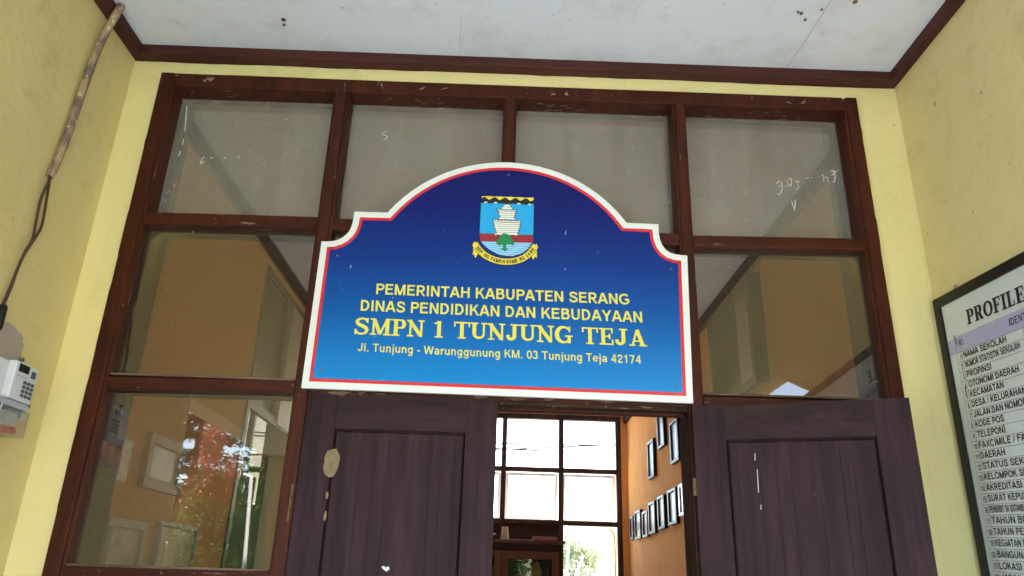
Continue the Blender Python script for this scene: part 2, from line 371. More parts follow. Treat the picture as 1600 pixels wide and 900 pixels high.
def smooth2(cl, m=4):
    pts = []
    for i in range(len(cl)-1):
        p0, p1, p2, p3 = Vector(cl[max(i-1, 0)]), Vector(cl[i]), Vector(cl[i+1]), Vector(cl[min(i+2, len(cl)-1)])
        for k in range(m):
            u = k/m; pts.append(tuple(.5*((2*p1)+(p2-p0)*u+(2*p0-5*p1+4*p2-p3)*u*u+(3*p1-p0-3*p2+p3)*u**3)))
    return pts+[tuple(cl[-1])]
def write(mb, txt, bl, br, tl, T=.20, lift=(0, 0, 0), gap=.02):
    """sans letters laid on a real plane: bl-br is the baseline, tl the cap height over bl"""
    g = MB(); x = 0; k = 0
    for ch in txt:
        if ch == ' ': x += .40; continue
        S, adv = sans_glyph(ch, T)
        for pts, w in S:
            z = k*.00004; k = (k+1) % 9
            if w is None: g.add([(p[0]+x, p[1], z) for p in pts], [(0, 1, 2, 3)])
            else: g.strip([(p[0]+x, p[1]) for p in pts], w, z)
        x += adv+gap
    x0 = min(v.x for v in g.v); x1 = max(v.x for v in g.v)
    bl, br, tl, lift = map(Vector, (bl, br, tl, lift)); nrm = (tl-bl).cross(br-bl).normalized()
    if nrm.dot(CAM-bl) < 0: nrm = -nrm
    mb.add([bl + (br-bl)*((v.x-x0)/(x1-x0)) + (tl-bl)*v.y + lift + nrm*v.z for v in g.v], g.f)
def serif_glyph(ch, T=.20, t=.11, s=.09, e=.11):
    """slab-serif capital, cap height 1: list of (points, widths); returns strokes and advance"""
    S = []
    def st(pts, w): S.append((pts, w))
    def foot(x, y, l=None): st([(x-T/2-e, y), (x+T/2+e, y)], s)
    lo, hi = s/2, 1-s/2
    if ch == '1':
        st([(.30, 0), (.30, 1)], T); foot(.30, lo); st([(.06, .83), (.24, .93)], s); return S, .60
    if ch == 'T':
        st([(.43, 0), (.43, 1)], T); foot(.43, lo); st([(.02, hi), (.84, hi)], s)
        st([(.05, .70), (.05, 1)], .085); st([(.81, .70), (.81, 1)], .085); return S, .86
    if ch == 'J':
        st([(.44, 1), (.44, .32)] + arc(.255, .30, .185, .205, 0, -165, 12)[1:], [T, T]+[T-.006*k for k in range(12)])
        st([(.02, .26), (.20, .26)], .17); st([(.22, hi), (.66, hi)], s); return S, .68
    if ch == 'U':
        st([(.17, 1), (.17, .34)] + arc(.42, .335, .25, .24, 180, 360, 16)[1:-1] + [(.67, .34), (.67, 1)], [T, T]+[.17-.004*k for k in range(15)]+[t, t])
        st([(-.04, hi), (.38, hi)], s); st([(.53, hi), (.85, hi)], s); return S, .84
    if ch == 'N':
        st([(.17, 0), (.17, 1)], t); st([(.74, 0), (.74, 1)], t); st([(.11, .96), (.72, .06)], T)
        st([(0, lo), (.34, lo)], s); st([(-.03, hi), (.26, hi)], s); st([(.57, hi), (.90, hi)], s); return S, .90
    if ch == 'M':
        st([(.17, 0), (.17, 1)], t); st([(.89, 0), (.89, 1)], T); st([(.19, .96), (.53, .06)], T*.95); st([(.53, .06), (.86, .96)], t)
        st([(0, lo), (.34, lo)], s); st([(.69, lo), (1.09, lo)], s); st([(-.02, hi), (.24, hi)], s); st([(.83, hi), (1.09, hi)], s); return S, 1.08
    if ch == 'P':
        st([(.21, 0), (.21, 1)], T); foot(.21, lo); st([(0, hi), (.3, hi)], s)
        st([(.3, hi)] + [(.45+.19*math.cos(R(a)), .72+.235*math.sin(R(a))) for a in range(90, -91, -15)] + [(.3, .485)], [s]+[s+(T-s)*math.sin(R(k*15)) for k in range(13)]+[s]); return S, .76
    if ch == 'R':
        g, _ = serif_glyph('P', T, t, s, e); S += g
        st([(.46, .50), (.70, .05)], T); st([(.62, lo), (.88, lo)], s); return S, .88
    if ch == 'E':
        st([(.21, 0), (.21, 1)], T); st([(0, lo), (.74, lo)], s); st([(0, hi), (.72, hi)], s); st([(.3, .51), (.54, .51)], s)
        st([(.70, 0), (.70, .32)], .085); st([(.68, .70), (.68, 1)], .085); st([(.54, .36), (.54, .66)], .085); return S, .78
    if ch == 'F':
        st([(.21, 0), (.21, 1)], T); foot(.21, lo); st([(0, hi), (.70, hi)], s); st([(.3, .50), (.52, .50)], s)
        st([(.66, .68), (.66, 1)], .085); st([(.52, .36), (.52, .64)], .085); return S, .74
    if ch == 'L':
        st([(.21, 0), (.21, 1)], T); st([(0, hi), (.42, hi)], s); st([(0, lo), (.68, lo)], s); st([(.64, 0), (.64, .34)], .085); return S, .74
    if ch == 'I':
        st([(.21, 0), (.21, 1)], T); foot(.21, lo); foot(.21, hi); return S, .42
    if ch == 'O':
        pts = arc(.44, .5, .34, .45, 0, 360, 36); st(pts, [s+(T-s)*abs(math.cos(R(k*10))) for k in range(37)]); return S, .88
    if ch == 'G':
        pts = arc(.46, .5, .36, .455, 38, 330, 30); st(pts, [s+(T-s)*max(0, -math.cos(R(38+292*k/30)))**.7+.03 for k in range(31)])
        st([(.76, .66), (.76, 1)], .085); st([(.74, 0), (.74, .42)], T*.85); st([(.52, .42), (.92, .42)], s); return S, .94
    if ch == 'A':
        st([(.18, .04), (.44, .97)], t); st([(.44, .97), (.72, .04)], T); st([(.26, .30), (.62, .30)], s)
        st([(0, lo), (.32, lo)], s); st([(.52, lo), (.94, lo)], s); return S, .92
    if ch == 'S':
        cl = [(.67, .76), (.60, .90), (.42, .955), (.23, .90), (.145, .76), (.22, .62), (.42, .52), (.60, .42), (.68, .26), (.59, .10), (.40, .045), (.19, .10), (.10, .26)]
        ws = [.10, .12, .11, .14, .18, .20, .21, .20, .18, .14, .11, .12, .10]; pts = []; w2 = []
        for i in range(len(cl)-1):
            p0 = Vector(cl[max(i-1, 0)]); p1 = Vector(cl[i]); p2 = Vector(cl[i+1]); p3 = Vector(cl[min(i+2, len(cl)-1)])
            for k in range(4):
                u = k/4; pts.append(tuple(.5*((2*p1)+(p2-p0)*u+(2*p0-5*p1+4*p2-p3)*u*u+(3*p1-p0-3*p2+p3)*u**3))); w2.append(ws[i]*(1-u)+ws[i+1]*u)
        pts.append(cl[-1]); w2.append(ws[-1]); st(pts, w2)
        st([(.69, .70), (.69, 1)], .085); st([(.085, 0), (.085, .32)], .085); return S, .80
    return S, .5
def serif_write(mb, txt, bl, br, tl, space=.42, gap=.05, lift=(0, 0, 0), T=.20, nrm=(0, -1, 0)):
    g = MB(); x = 0; k = 0
    for ch in txt:
        if ch == ' ': x += space; continue
        S, adv = serif_glyph(ch, T)
        for pts, w in S:
            g.strip([(p[0]+x, p[1]) for p in pts], w, k*.00006); k += 1
        x += adv+gap
    x0 = min(v.x for v in g.v); x1 = max(v.x for v in g.v)
    bl, br, tl, lift, nrm = map(Vector, (bl, br, tl, lift, nrm))
    mb.add([bl + (br-bl)*((v.x-x0)/(x1-x0)) + (tl-bl)*v.y + lift + nrm*v.z for v in g.v], g.f)

# ================================================================== SETTING
XL, XR, YW, ZC = -1.5877, 1.630, .015, 3.545          # porch walls, facade plaster, porch ceiling
IL, IR, IZ, RY = -1.47, 1.53, 3.42, 6.5              # hall behind the door
tag(MB().box(-60, 60, -120, 80, -.35, -.10).build('ground', M['soil']), kind='structure')
tag(MB().box(-60, 60, -120, -9, -.098, -.09).build('lawn', M['grass']), kind='structure')
tag(MB().box(-8, 10, 6.9, 18.9, -.098, -.085).build('bounce_paving', flat('bright_bounce_concrete', (.58, .56, .52), .9, .2, .1, 3)), kind='structure')  # bright paving added to bounce light into the hall
tag(MB().box(-1.9, 1.9, -3.6, 0.0, -.09, 0).build('porch_floor', M['tilefloor']), kind='structure')
tag(MB().box(-5, 5, .02, 6.8, -.09, .004).build('hall_floor', M['tilefloor']), kind='structure')
ceil = MB().box(XL+.002, XR-.002, -3.34, .012, ZC, ZC+.012).build('porch_ceiling', M['ceiling']); tag(ceil, kind='structure')
j = MB()
for x, w_ in ((-.222, .0012), (1.151, .0028)):
    pts = [(x+.003*math.sin(k*1.7)+.065*(.045+k*.15), -.045-k*.15, ZC-.0012) for k in range(21)]
    n = len(pts); j.add([(p[0]-w_/2, p[1], p[2]) for p in pts]+[(p[0]+w_/2, p[1], p[2]) for p in pts], [(k, k+1, n+k+1, n+k) for k in range(n-1)])
def joint_mat():
    m, nt, b = base_mat('ceiling_joint', .9, .1)
    c = ramp(nt, noise(nt, 7, 5), [(.42, (.66, .67, .69)), (.6, (.33, .30, .28))]); nt.links.new(c, b.inputs['Base Color']); return m
j.build('board_joint', joint_mat(), ceil)
# little nests and insect marks on the ceiling boards
nest = MB()
for px, py, r in ((443, 30, .010), (444, 38, .007), (1252, 20, .007), (1258, 30, .006), (1336, 2, .010), (1284, 14, .005), (1247, 18, .005)):
    p = onZ(px, py, ZC); nest.lathe(p+Vector((0, 0, -.008)), [(r*.4, 0), (r, .004), (r*.8, .009)], 8)
nest.build('mud_nest', M['old_wood'], ceil)
tag(MB().box(IL-.1, IR+.1, .16, RY, IZ, IZ+.02).build('hall_ceiling', M['ceiling']), kind='structure')

# facade wall round the timber frame
fo = [onY(251, 111), onY(1352, 150), onY(1417, 640), onY(62, 900)]      # outer corners of the frame
FL, FR, FT = -1.458, 1.452, 3.437
fw = MB()
fw.box(XL-.15, FL+.01, YW, .165, 0, 3.7); fw.box(FR-.01, XR+.15, YW, .165, 0, 3.7)
fw.box(FL+.01, FR-.01, YW, .165, FT-.01, 3.7)
fw.box(FL+.01, -.72, YW+.001, .164, 0, 1.46); fw.box(.72, FR-.01, YW+.001, .164, 0, 1.46)
fw.box(-7, XL-.151, -.2, .16, 0, 3.4); fw.box(XR+.151, 7, -.2, .16, 0, 3.4)
fwo = fw.build('front_wall', M['lit_yellow'])
tag(fwo, 'yellow plastered front wall around the big timber door frame', 'wall')
c_ = MB().prism([(XL, YW, 3.500), (XL, -.034, 3.504), (XL, -.040, ZC-.001), (XL, YW, ZC-.001)], (XR-XL, 0, 0))
c_.build('ceiling_moulding', M['trim'], fwo, bevel=.003)

lw = MB()
lw.prism([(XL, YW-.001, 0), (XL, YW-.001, 3.70), (XL, -3.34, 3.70), (XL, -3.34, 2.33), (XL, -1.14, 2.33), (XL, -1.14, 0)], (-.15, 0, 0))
lw.box(XL-.15, XL-.001, -3.34, -3.10, 0, 2.33)
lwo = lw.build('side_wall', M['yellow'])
tag(lwo, 'yellow plastered side wall carrying the conduit pipe and electricity meter', 'wall')
MB().prism([(XL, YW-.002, 3.500), (XL+.040, YW-.002, 3.504), (XL+.048, YW-.002, ZC-.002), (XL, YW-.002, ZC-.002)], (0, -3.3, 0)).build('ceiling_moulding', M['trim'], lwo, bevel=.003)
bp = [(0, 499), (5, 500), (9, 503), (14, 503), (19, 508), (25, 512), (27, 517), (33, 521), (37, 529), (35, 534), (38, 540), (34, 549), (32, 555), (33, 562), (30, 578), (14, 600), (-20, 600), (-30, 540), (-20, 500)]
MB().sheet([onX(x, y, XL+.003) for x, y in bp]).build('bare_patch', M['cement'], lwo, recalc=False)
rw = MB()
rw.prism([(XR, YW-.001, 0), (XR, -1.0, 0), (XR, -1.0, 2.41), (XR, -1.68, 2.71), (XR, -3.34, 2.71), (XR, -3.34, 3.70), (XR, YW-.001, 3.70)], (.15, 0, 0))
rw.box(XR+.001, XR+.149, -3.34, -3.10, 0, 2.71)
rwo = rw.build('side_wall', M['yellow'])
tag(rwo, 'yellow plastered side wall behind the black framed school profile board', 'wall')
MB().prism([(XR, YW-.002, 3.500), (XR-.034, YW-.002, 3.504), (XR-.040, YW-.002, ZC-.002), (XR, YW-.002, ZC-.002)], (0, -3.3, 0)).build('ceiling_moulding', M['trim'], rwo, bevel=.003)
# scuffs where plaster has been knocked
sc = MB()
for px, py, s_ in ((1460, 162, 5), (1533, 145, 4), (1549, 181, 2), (1577, 255, 3), (1520, 332, 3)):
    sc.sheet([onX(px+s_*math.cos(a)*(.5+.5*random.random())*.6, py+s_*math.sin(a)*(.6+.6*random.random()), XR-.0025) for a in [k*.785 for k in range(8)]])
sc.build('plaster_chip', M['cement'], rwo, recalc=False)

beam = MB().box(XL-.15, XR+.15, -3.50, -3.345, 2.95, 3.7).build('porch_beam', M['yellow'])
tag(beam, 'yellow beam across the open front of the porch', 'beam')
# unseen roof, added over everything to block the sun
rf = thing('sun_block_roof', 'unseen red tiled roof added above the porch and hall to block sun', 'roof', (0, 0, 3.7))
MB().box(-8, 8, -.3, 6.75, 3.72, 3.84).build('roof_slab', M['concrete'], rf)
MB().box(-1.95, 1.95, -3.9, -.31, 3.72, 3.84).build('porch_slab', M['concrete'], rf)
MB().prism([(-8.2, -.5, 3.85), (-8.2, 3.5, 5.6), (-8.2, 6.85, 3.85)], (16.4, 0, 0)).build('tiled_slope', M['tile'], rf)

# hall walls
ow = MB()
ow.prism([(IR, .166, 0), (IR, 1.53, 0), (IR, 1.53, 2.62), (IR, 1.53, 3.26), (IR, 2.45, 3.26), (IR, 2.45, 2.62), (IR, 1.5301, 2.62), (IR, 1.5301, 0), (IR, RY, 0), (IR, RY, IZ+.1), (IR, .166, IZ+.1)], (.14, 0, 0)) if False else None
ow.box(IR, IR+.14, .166, RY, 0, 2.60); ow.box(IR, IR+.14, .166, 1.53, 2.60, 3.5); ow.box(IR, IR+.14, 2.45, RY, 2.60, 3.5); ow.box(IR, IR+.14, 1.53, 2.45, 3.28, 3.5)
owo = ow.build('hall_wall', M['orange']); tag(owo, 'orange hall wall hung with two rows of narrow picture frames', 'wall')
MB().box(IR-.035, IR, .17, RY, IZ-.085, IZ-.002).build('ceiling_moulding', M['dark_wood'], owo)
ol = MB(); ol.box(IL-.14, IL, .166, 1.70, 0, 3.5); ol.box(IL-.14, IL, 2.92, RY, 0, 3.5); ol.box(IL-.14, IL, 1.70, 2.92, 3.28, 3.5)
olo = ol.build('hall_wall', M['orange']); tag(olo, 'orange hall wall seen through the dusty panes behind the meter side', 'wall')
MB().box(IL, IL+.035, .17, RY, IZ-.085, IZ-.002).build('ceiling_moulding', M['dark_wood'], olo)
bw = MB()   # rear wall with its window opening
bw.box(-4.6, -3.35, RY, RY+.15, 0, 3.6); bw.box(-3.35, -2.55, RY, RY+.15, 0, 2.25); bw.box(-3.35, -2.55, RY, RY+.15, 3.36, 3.6); bw.box(-3.35, -3.18, RY, RY+.15, 2.25, 3.36); bw.box(-2.82, -2.55, RY, RY+.15, 2.25, 3.36)
bw.box(-2.55, -1.36, RY, RY+.15, 0, 3.6); bw.box(-1.36, IR+.1, RY, RY+.15, 3.42, 3.6)
bw.box(1.46, 3.2, RY, RY+.15, 0, 3.42); bw.box(.74, 1.46, RY, RY+.15, 0, 1.50)
bwo = bw.build('rear_wall', M['orange']); tag(bwo, 'orange rear wall of the hall around the bright grid window', 'wall')
# side rooms: dim shells so that no light leaks in
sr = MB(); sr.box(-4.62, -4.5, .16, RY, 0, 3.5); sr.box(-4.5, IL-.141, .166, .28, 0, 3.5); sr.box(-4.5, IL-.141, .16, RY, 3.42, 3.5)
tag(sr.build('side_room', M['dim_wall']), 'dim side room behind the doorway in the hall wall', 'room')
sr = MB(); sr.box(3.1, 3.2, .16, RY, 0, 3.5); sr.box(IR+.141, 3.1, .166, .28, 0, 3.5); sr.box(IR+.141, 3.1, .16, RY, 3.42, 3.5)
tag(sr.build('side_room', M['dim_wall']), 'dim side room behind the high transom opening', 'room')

# ================================================================== ENTRANCE FRAME
ent = thing('entrance_frame', 'large reddish brown timber entrance frame with dusty panes and two panelled doors', 'door frame', (0, .05, 0))
DEP = .105
fr = MB()
fr.box(FL, -1.404, 0, DEP-.01, 1.0, FT); fr.box(1.404, FR, .0, DEP-.01, 1.0, FT); fr.box(-1.41, -1.392, .007, DEP, 1.0, FT-.01); fr.box(1.392, 1.41, .007, DEP, 1.0, FT-.01)
fr.box(-1.3922, 1.3922, .002, DEP+.03, 3.372, FT-.001)
fr.box(FL+.002, -1.394, .001, DEP, 0, 1.0); fr.box(1.394, FR-.002, .001, DEP, 0, 1.0)
fr.build('outer_frame', M['wood'], ent, bevel=.004)
for x0, x1, z0 in ((-.731, -.668, 0), (-.028, .028, 2.14), (.672, .728, 0)):
    MB().box(x0+.010, x1-.010, -.003, .02, z0, 3.373).box(x0, x1, .006, DEP-.004, z0, 3.373).build('mullion', M['wood'], ent, bevel=.004)
def rail(x0, x1, z0, z1, h, y0=.004):
    MB().prism([(x0, y0, z0), (x0, y0, z0+h), (x1, y0, z1+h), (x1, y0, z1)], (0, DEP-.012, 0)).build('transom', M['wood_h'], ent, bevel=.005)
rail(-1.3925, -.7305, 2.738, 2.743, .053); rail(-.6685, -.0275, 2.742, 2.737, .05); rail(.0275, .6725, 2.735, 2.728, .05); rail(.7275, 1.3925, 2.724, 2.735, .05)
rail(-1.3925, -.7305, 2.094, 2.102, .044); rail(-.6685, .6725, 2.100, 2.096, .05); rail(.7275, 1.3925, 2.094, 2.094, .045)
rail(-1.3925, -.7305, 1.447, 1.452, .058); rail(.7275, 1.3925, 1.447, 1.452, .055)
# narrow dusty ledges (glazing beads) at the foot of each pane, and dusty reveals behind the glass, darkened as backlit
GY = .040; GT = .090
cols = ((-1.392, -.731), (-.668, -.028), (.028, .672), (.728, 1.392))
for k, (x0, x1) in enumerate(cols):
    MB().box(x0-.012, x1+.012, GT, GT+.004, 2.775, 3.380).build('window_pane', M['glass_top'], ent)
    MB().box(x0-.012, x1+.012, GY, GY+.004, 2.130, 2.748).build('window_pane', M['glass'], ent)
    MB().box(x0+.004, x1-.004, .006, GY-.002, 2.1452 if k in (0, 3) else 2.151, 2.152).build('glazing_bead', M['bead'], ent)
for x0, x1 in (cols[0], cols[3]):
    MB().box(x0-.012, x1+.012, GY, GY+.004, 1.490, 2.104).build('window_pane', M['glass'], ent)
    MB().box(x0+.004, x1-.004, .006, GY-.002, 1.506, 1.514).build('glazing_bead', M['bead'], ent)
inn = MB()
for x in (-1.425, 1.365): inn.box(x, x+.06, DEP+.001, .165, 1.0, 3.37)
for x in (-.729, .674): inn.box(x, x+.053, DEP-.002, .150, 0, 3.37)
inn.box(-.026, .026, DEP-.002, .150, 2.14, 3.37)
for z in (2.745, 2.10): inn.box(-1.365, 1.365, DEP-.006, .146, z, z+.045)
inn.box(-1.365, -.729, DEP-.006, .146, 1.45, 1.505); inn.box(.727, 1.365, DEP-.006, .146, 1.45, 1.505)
inn.build('inner_frame', M['backlit_dust_wood'], ent)
# broken, flaked strip along the head of the doorway
brk = MB()
for px, w_, d_ in ((512, 34, 6), (560, 10, 4), (585, 16, 3), (740, 20, 3), (790, 30, 4), (850, 14, 3), (935, 24, 3)):
    z = 2.1465
    a = onY(px, 605+(px-500)*.036).x; n = 10
    top = [(a+w_/400*k/n, .0005, 2.108+.006*random.random()) for k in range(n+1)]
    bot = [(a+w_/400*k/n, .0005, 2.108-d_/400*(.5+random.random()*.6)*math.sin(math.pi*(k+.5)/(n+1))) for k in range(n+1)]
    brk.prism(top+bot[::-1], (0, .003, 0))
brk.build('bare_splinter', M['old_wood'], ent)
MB().box(-.667, .671, .012, .050, 2.082, 2.0995).build('door_head', M['old_brown'], ent, bevel=.004); MB().box(-.667, .671, .051, .09, 2.0735, 2.0985).build('door_head', M['wood_h'], ent, bevel=.004)

def wavy(a, b, q, w, seed):
    rnd = random.Random(seed); a, b, q = Vector(a), Vector(b), Vector(q); n = 60; A_, B_ = [], []; h = .003
    for k in range(n+1):
        p = a.lerp(b, k/n); h = max(.0006, min(w, h+rnd.gauss(0, w*.28))); A_.append(p-q*.004); B_.append(p+q*h)
    return MB().add(A_+B_, [(k, k+1, n+k+2, n+k+1) for k in range(n)])
YE = YW-.0009
wavy((FL, YE, 1.0), (FL, YE, FT), (-1, 0, 0), .008, 1).build('paint_edge', M['wood'], ent, recalc=False)
wavy((FR, YE, 1.0), (FR, YE, FT), (1, 0, 0), .010, 2).build('paint_edge', M['wood'], ent, recalc=False)
wavy((FL, YE, FT), (FR, YE, FT), (0, 0, 1), .007, 3).build('paint_edge', M['wood_h'], ent, recalc=False)
wavy((XL, YE, 3.5005), (XR, YE, 3.5005), (0, 0, -1), .005, 4).build('paint_edge', M['wood_h'], fwo, recalc=False)
# flakes of lost paint under the head of the frame
fl = MB(); rnd = random.Random(12)
for x0, x1, z_ in ((-.55, -.20, 0), (-1.35, -1.05, 1), (.82, 1.25, 0), (.1, .3, 0)):
    for k in range(11):
        x = rnd.uniform(x0, x1); L = rnd.uniform(.012, .05); y = rnd.uniform(.012, .085); t_ = rnd.uniform(.0012, .003)
        pts = [(x, y, 3.3712), (x+L*.3, y-t_, 3.3712), (x+L, y+rnd.uniform(-.002, .002), 3.3712), (x+L*.6, y+t_, 3.3712)]
        if z_ == 0 or k % 2: fl.sheet(pts)
        if k % 4 == 0: fl.sheet([(x, .0012, 3.40+rnd.uniform(-.015, .02)), (x+L*.5, .0012, 3.403+rnd.uniform(-.015, .02)), (x+L*.8, .0012, 3.402+rnd.uniform(-.015, .02))])
fl.build('paint_flake', flat('lost_paint_undercoat', (.27, .19, .15), .9, .1, .3, 40), ent, recalc=False)
MB().box(.6690, .6716, -.001, .152, .0, 2.072).build('sheen_cover', M['jamb'], ent)  # thin added cover that hides window sheen on the door post
# chalk scribbles left on the upper panes
def chalk(strokes, Y, w=.0035):
    m = MB()
    for st in strokes:
        pts = [onY(x, y, Y) for x, y in st]; n = len(pts)
        for k in range(n-1):
            a, b = pts[k], pts[k+1]; t = (b-a).normalized(); q = Vector((-t.z, 0, t.x))*w*(.35+.4*random.random())
            m.add([a-q, b-q*.8, b+q*.8, a+q], [(0, 1, 2, 3)])
    return m
g = []
g += [[(597, 208), (601, 206), (606, 206)], [(598, 208), (597, 211), (601, 211), (605, 213), (604, 217), (598, 217)]]
g += [[(1213, 287), (1217, 283), (1222, 285), (1221, 290), (1216, 291)], [(1222, 285), (1222, 296), (1219, 304), (1215, 303)], [(1230, 281), (1231, 292)], [(1233, 279), (1237, 280), (1236, 291), (1233, 288)],
      [(1242, 284), (1250, 283)], [(1246, 284), (1248, 294), (1244, 296)], [(1259, 279), (1264, 277)], [(1267, 278), (1269, 277)],
      [(1284, 272), (1287, 276), (1287, 284)], [(1288, 278), (1293, 276), (1294, 285)], [(1298, 268), (1301, 266), (1303, 272), (1299, 274)], [(1303, 266), (1305, 275), (1304, 285), (1300, 284)], [(1305, 270), (1308, 266)]]
g += [[(1237, 314), (1239, 322), (1243, 330)], [(1243, 312), (1242, 325)]]
g += [[(313, 256), (316, 247), (320, 245)], [(315, 256), (319, 252)], [(329, 247), (332, 246)], [(349, 247), (353, 246)], [(372, 247), (374, 245)], [(287, 217), (285, 226)], [(282, 236), (279, 244)], [(292, 165), (289, 205)], [(272, 288), (273, 291)]]
chalk(g, GT-.0012).build('chalk_scribble', M['chalk'], ent, recalc=False)

# ------------------------------------------------------------------ door leaves
def leaf(name_label, o, u, n, W, zt, z0, sg):
    """o hinge corner (front face), u along the width, n out of the front face; panel measures from the photo"""
    o, u, n = Vector(o), Vector(u).normalized(), Vector(n).normalized()
    def P(a, z, d=0): return o + u*a + Vector((0, 0, z-o.z)) + n*d
    d = MB().obox(P(0, 0, -.036), u*.001, n*.001, Vector((0, 0, .001)))
    s0, s1, rt = sg          # stile widths, top rail height
    def board(a0, a1, z_0, z_1, f=0.):
        return MB().obox(P(a0, z_0, -.036), u*(a1-a0), n*(.036+f), Vector((0, 0, z_1-z_0)))
    m = MB()
    for q in (board(0, s0, z0, zt), board(W-s1, W, z0, zt)): m.add(q.v, q.f)
    dr = m.build('door', M['door'], ent, bevel=.001)
    if name_label: dr['label'] = name_label
    for a, b in ((zt-rt, zt-.001), (.95, 1.10), (z0+.001, .25)):
        board(s0+.0003, W-s1-.0003, a, b, -.0004).build('door_rail', M['door_h'], dr, bevel=.0008)
    for za, zb in ((1.10, zt-rt), (.25, .95)):
        pm = MB(); a0, a1 = s0-.002, W-s1+.002; b = .034; n_ = 5
        # narrow groove, flat bead, a second fine line, then the planks almost flush
        def quad(i0, d0, i1, d1):
            o_ = [P(a0+i0, za+i0, d0), P(a1-i0, za+i0, d0), P(a1-i0, zb-i0, d0), P(a0+i0, zb-i0, d0)]
            n__ = [P(a0+i1, za+i1, d1), P(a1-i1, za+i1, d1), P(a1-i1, zb-i1, d1), P(a0+i1, zb-i1, d1)]
            pm.add(o_+n__, [(k, (k+1) % 4, 4+(k+1) % 4, 4+k) for k in range(4)])
        quad(0, -.012, .004, -.012); quad(.004, -.012, .007, -.004); quad(.007, -.004, .009, -.007); quad(.009, -.007, .012, -.0045); quad(.012, -.0045, b, -.0055)
        cuts = [0, .17, .30, .41, .62, .79, .88, 1]; n_ = len(cuts)-1; rnd = random.Random(int(o.x*100)+int(za*10))
        for k in range(n_):
            gp = (.0003, .0005, .0002, .0007)[(k*3+int(W*1000)) % 4]
            x0 = a0+b+(a1-a0-2*b)*cuts[k]+gp; x1 = a0+b+(a1-a0-2*b)*cuts[k+1]-gp
            pm.obox(P(x0, za+b+.0006, -.02), u*(x1-x0), n*(.0166+.0003*rnd.random()), Vector((0, 0, zb-za-2*b-.0012)))
        pm.obox(P(a0, za, -.034), u*(a1-a0), n*.012, Vector((0, 0, zb-za)))
        pm.build('door_panel', M['door'], dr)
    return dr, P
d1, P1 = leaf('closed dark purple brown door leaf with a tan bare patch', (-.676, .004, 2.102), (1, 0, 0), (0, -1, 0), .670, 2.102, .02, (.106, .108, .122))
pm = MB(); c0 = onY(518, 723, .0); n = 22
pm.prism([c0+Vector((.0235*math.cos(2*math.pi*k/n)*(1+.22*random.random()), -.0008, .046*math.sin(2*math.pi*k/n)*(1+.2*random.random()))) for k in range(n)], (0, .003, 0))
for px, py, hh in ((511, 774, .012), (508, 806, .017)):
    c1 = onY(px, py, 0); MB().prism([c1+Vector((.0045*math.cos(k)*(1+.3*random.random()), -.0005, hh*math.sin(k))) for k in [q*.628 for q in range(10)]], (0, .003, 0)).build('bare_patch', M['putty'], d1)
pm.build('bare_patch', M['putty'], d1)
MB().prism([onY(x, y, .003) for x, y in ((596, 886), (600, 884), (602, 887), (607, 885), (609, 889), (604, 893), (600, 890))], (0, -.004, 0)).build('paper_scrap', M['white'], d1)
hg = MB()
for a, b in ((2.0-.245, 1.768), (1.770, 1.792), (1.794, 1.816)): pass
for py in (765, 785, 805): 
    p = onY(457-(py-765)*.15, py, 0); hg.tube([p+Vector((0, -.004, -.020)), p+Vector((0, -.004, .018))], .0034, 8)
hg.build('hinge', M['rust'], d1)
h0 = Vector((.679, -.012, 2.097)); th = R(-19.5)
d2, P2 = leaf('dark purple brown door leaf swung wide open', h0, (math.cos(th), math.sin(th), 0), (math.sin(th), -math.cos(th), 0), .692, 2.097, .02, (.108, .112, .122))
cr = MB()  # white strips painted as light coming through the split leaf
for za, zb, dx in ((1.905, 1.935, 0), (1.80, 1.895, .004), (1.745, 1.765, .008)):
    cr.obox(P2(.196+dx*.6, za, -.0035), (P2(1, 0)-P2(0, 0))*.0022, Vector((0, -.0012, 0)), Vector((.003, 0, zb-za)))
cr.build('crack_light', M['chalk'], d2)
hg = MB()
for z in (1.80, 1.82, 1.84): hg.tube([h0+Vector((-.004, .006, z-2.097-.009)), h0+Vector((-.004, .006, z-2.097+.009))], .006, 8)
hg.build('hinge', M['rust'], d2)

# ================================================================== SCHOOL SIGN
SY = -.024
sg = thing('school_sign', 'blue arched school name board with white and red border above the doorway', 'sign', (0, SY, 2.1))
def SP(px, py, lift=0.): return onY(px, py, SY-lift)
def circ3(a, b, c, n=26):
    ax, ay, bx, by, cx, cy = a.x, a.z, b.x, b.z, c.x, c.z
    d = 2*(ax*(by-cy)+bx*(cy-ay)+cx*(ay-by))
    ux = ((ax*ax+ay*ay)*(by-cy)+(bx*bx+by*by)*(cy-ay)+(cx*cx+cy*cy)*(ay-by))/d
    uy = ((ax*ax+ay*ay)*(cx-bx)+(bx*bx+by*by)*(ax-cx)+(cx*cx+cy*cy)*(bx-ax))/d
    r = math.hypot(ax-ux, ay-uy); t0 = math.atan2(ay-uy, ax-ux); t1 = math.atan2(cy-uy, cx-ux)
    return [(ux+r*math.cos(t0+(t1-t0)*k/n), uy+r*math.sin(t0+(t1-t0)*k/n)) for k in range(n+1)]
x2 = lambda p: (p.x, p.z)
def bez(p, q, c, n=9): return [((1-t)**2*p[0]+2*t*(1-t)*c[0]+t*t*q[0], (1-t)**2*p[1]+2*t*(1-t)*c[1]+t*t*q[1]) for t in [k/n for k in range(n+1)]]
lcv = [x2(SP(*p)) for p in ((513, 376.9), (522, 376.2), (530, 373.6), (537, 369.6), (543, 364), (547.3, 358), (550.3, 350), (552, 342), (553.6, 330.3))]
rcv = [x2(SP(*p)) for p in ((1029, 350), (1029.3, 362), (1031, 373), (1034.5, 382), (1040, 389.5), (1047, 394.5), (1055, 397.2), (1063, 398.1))]
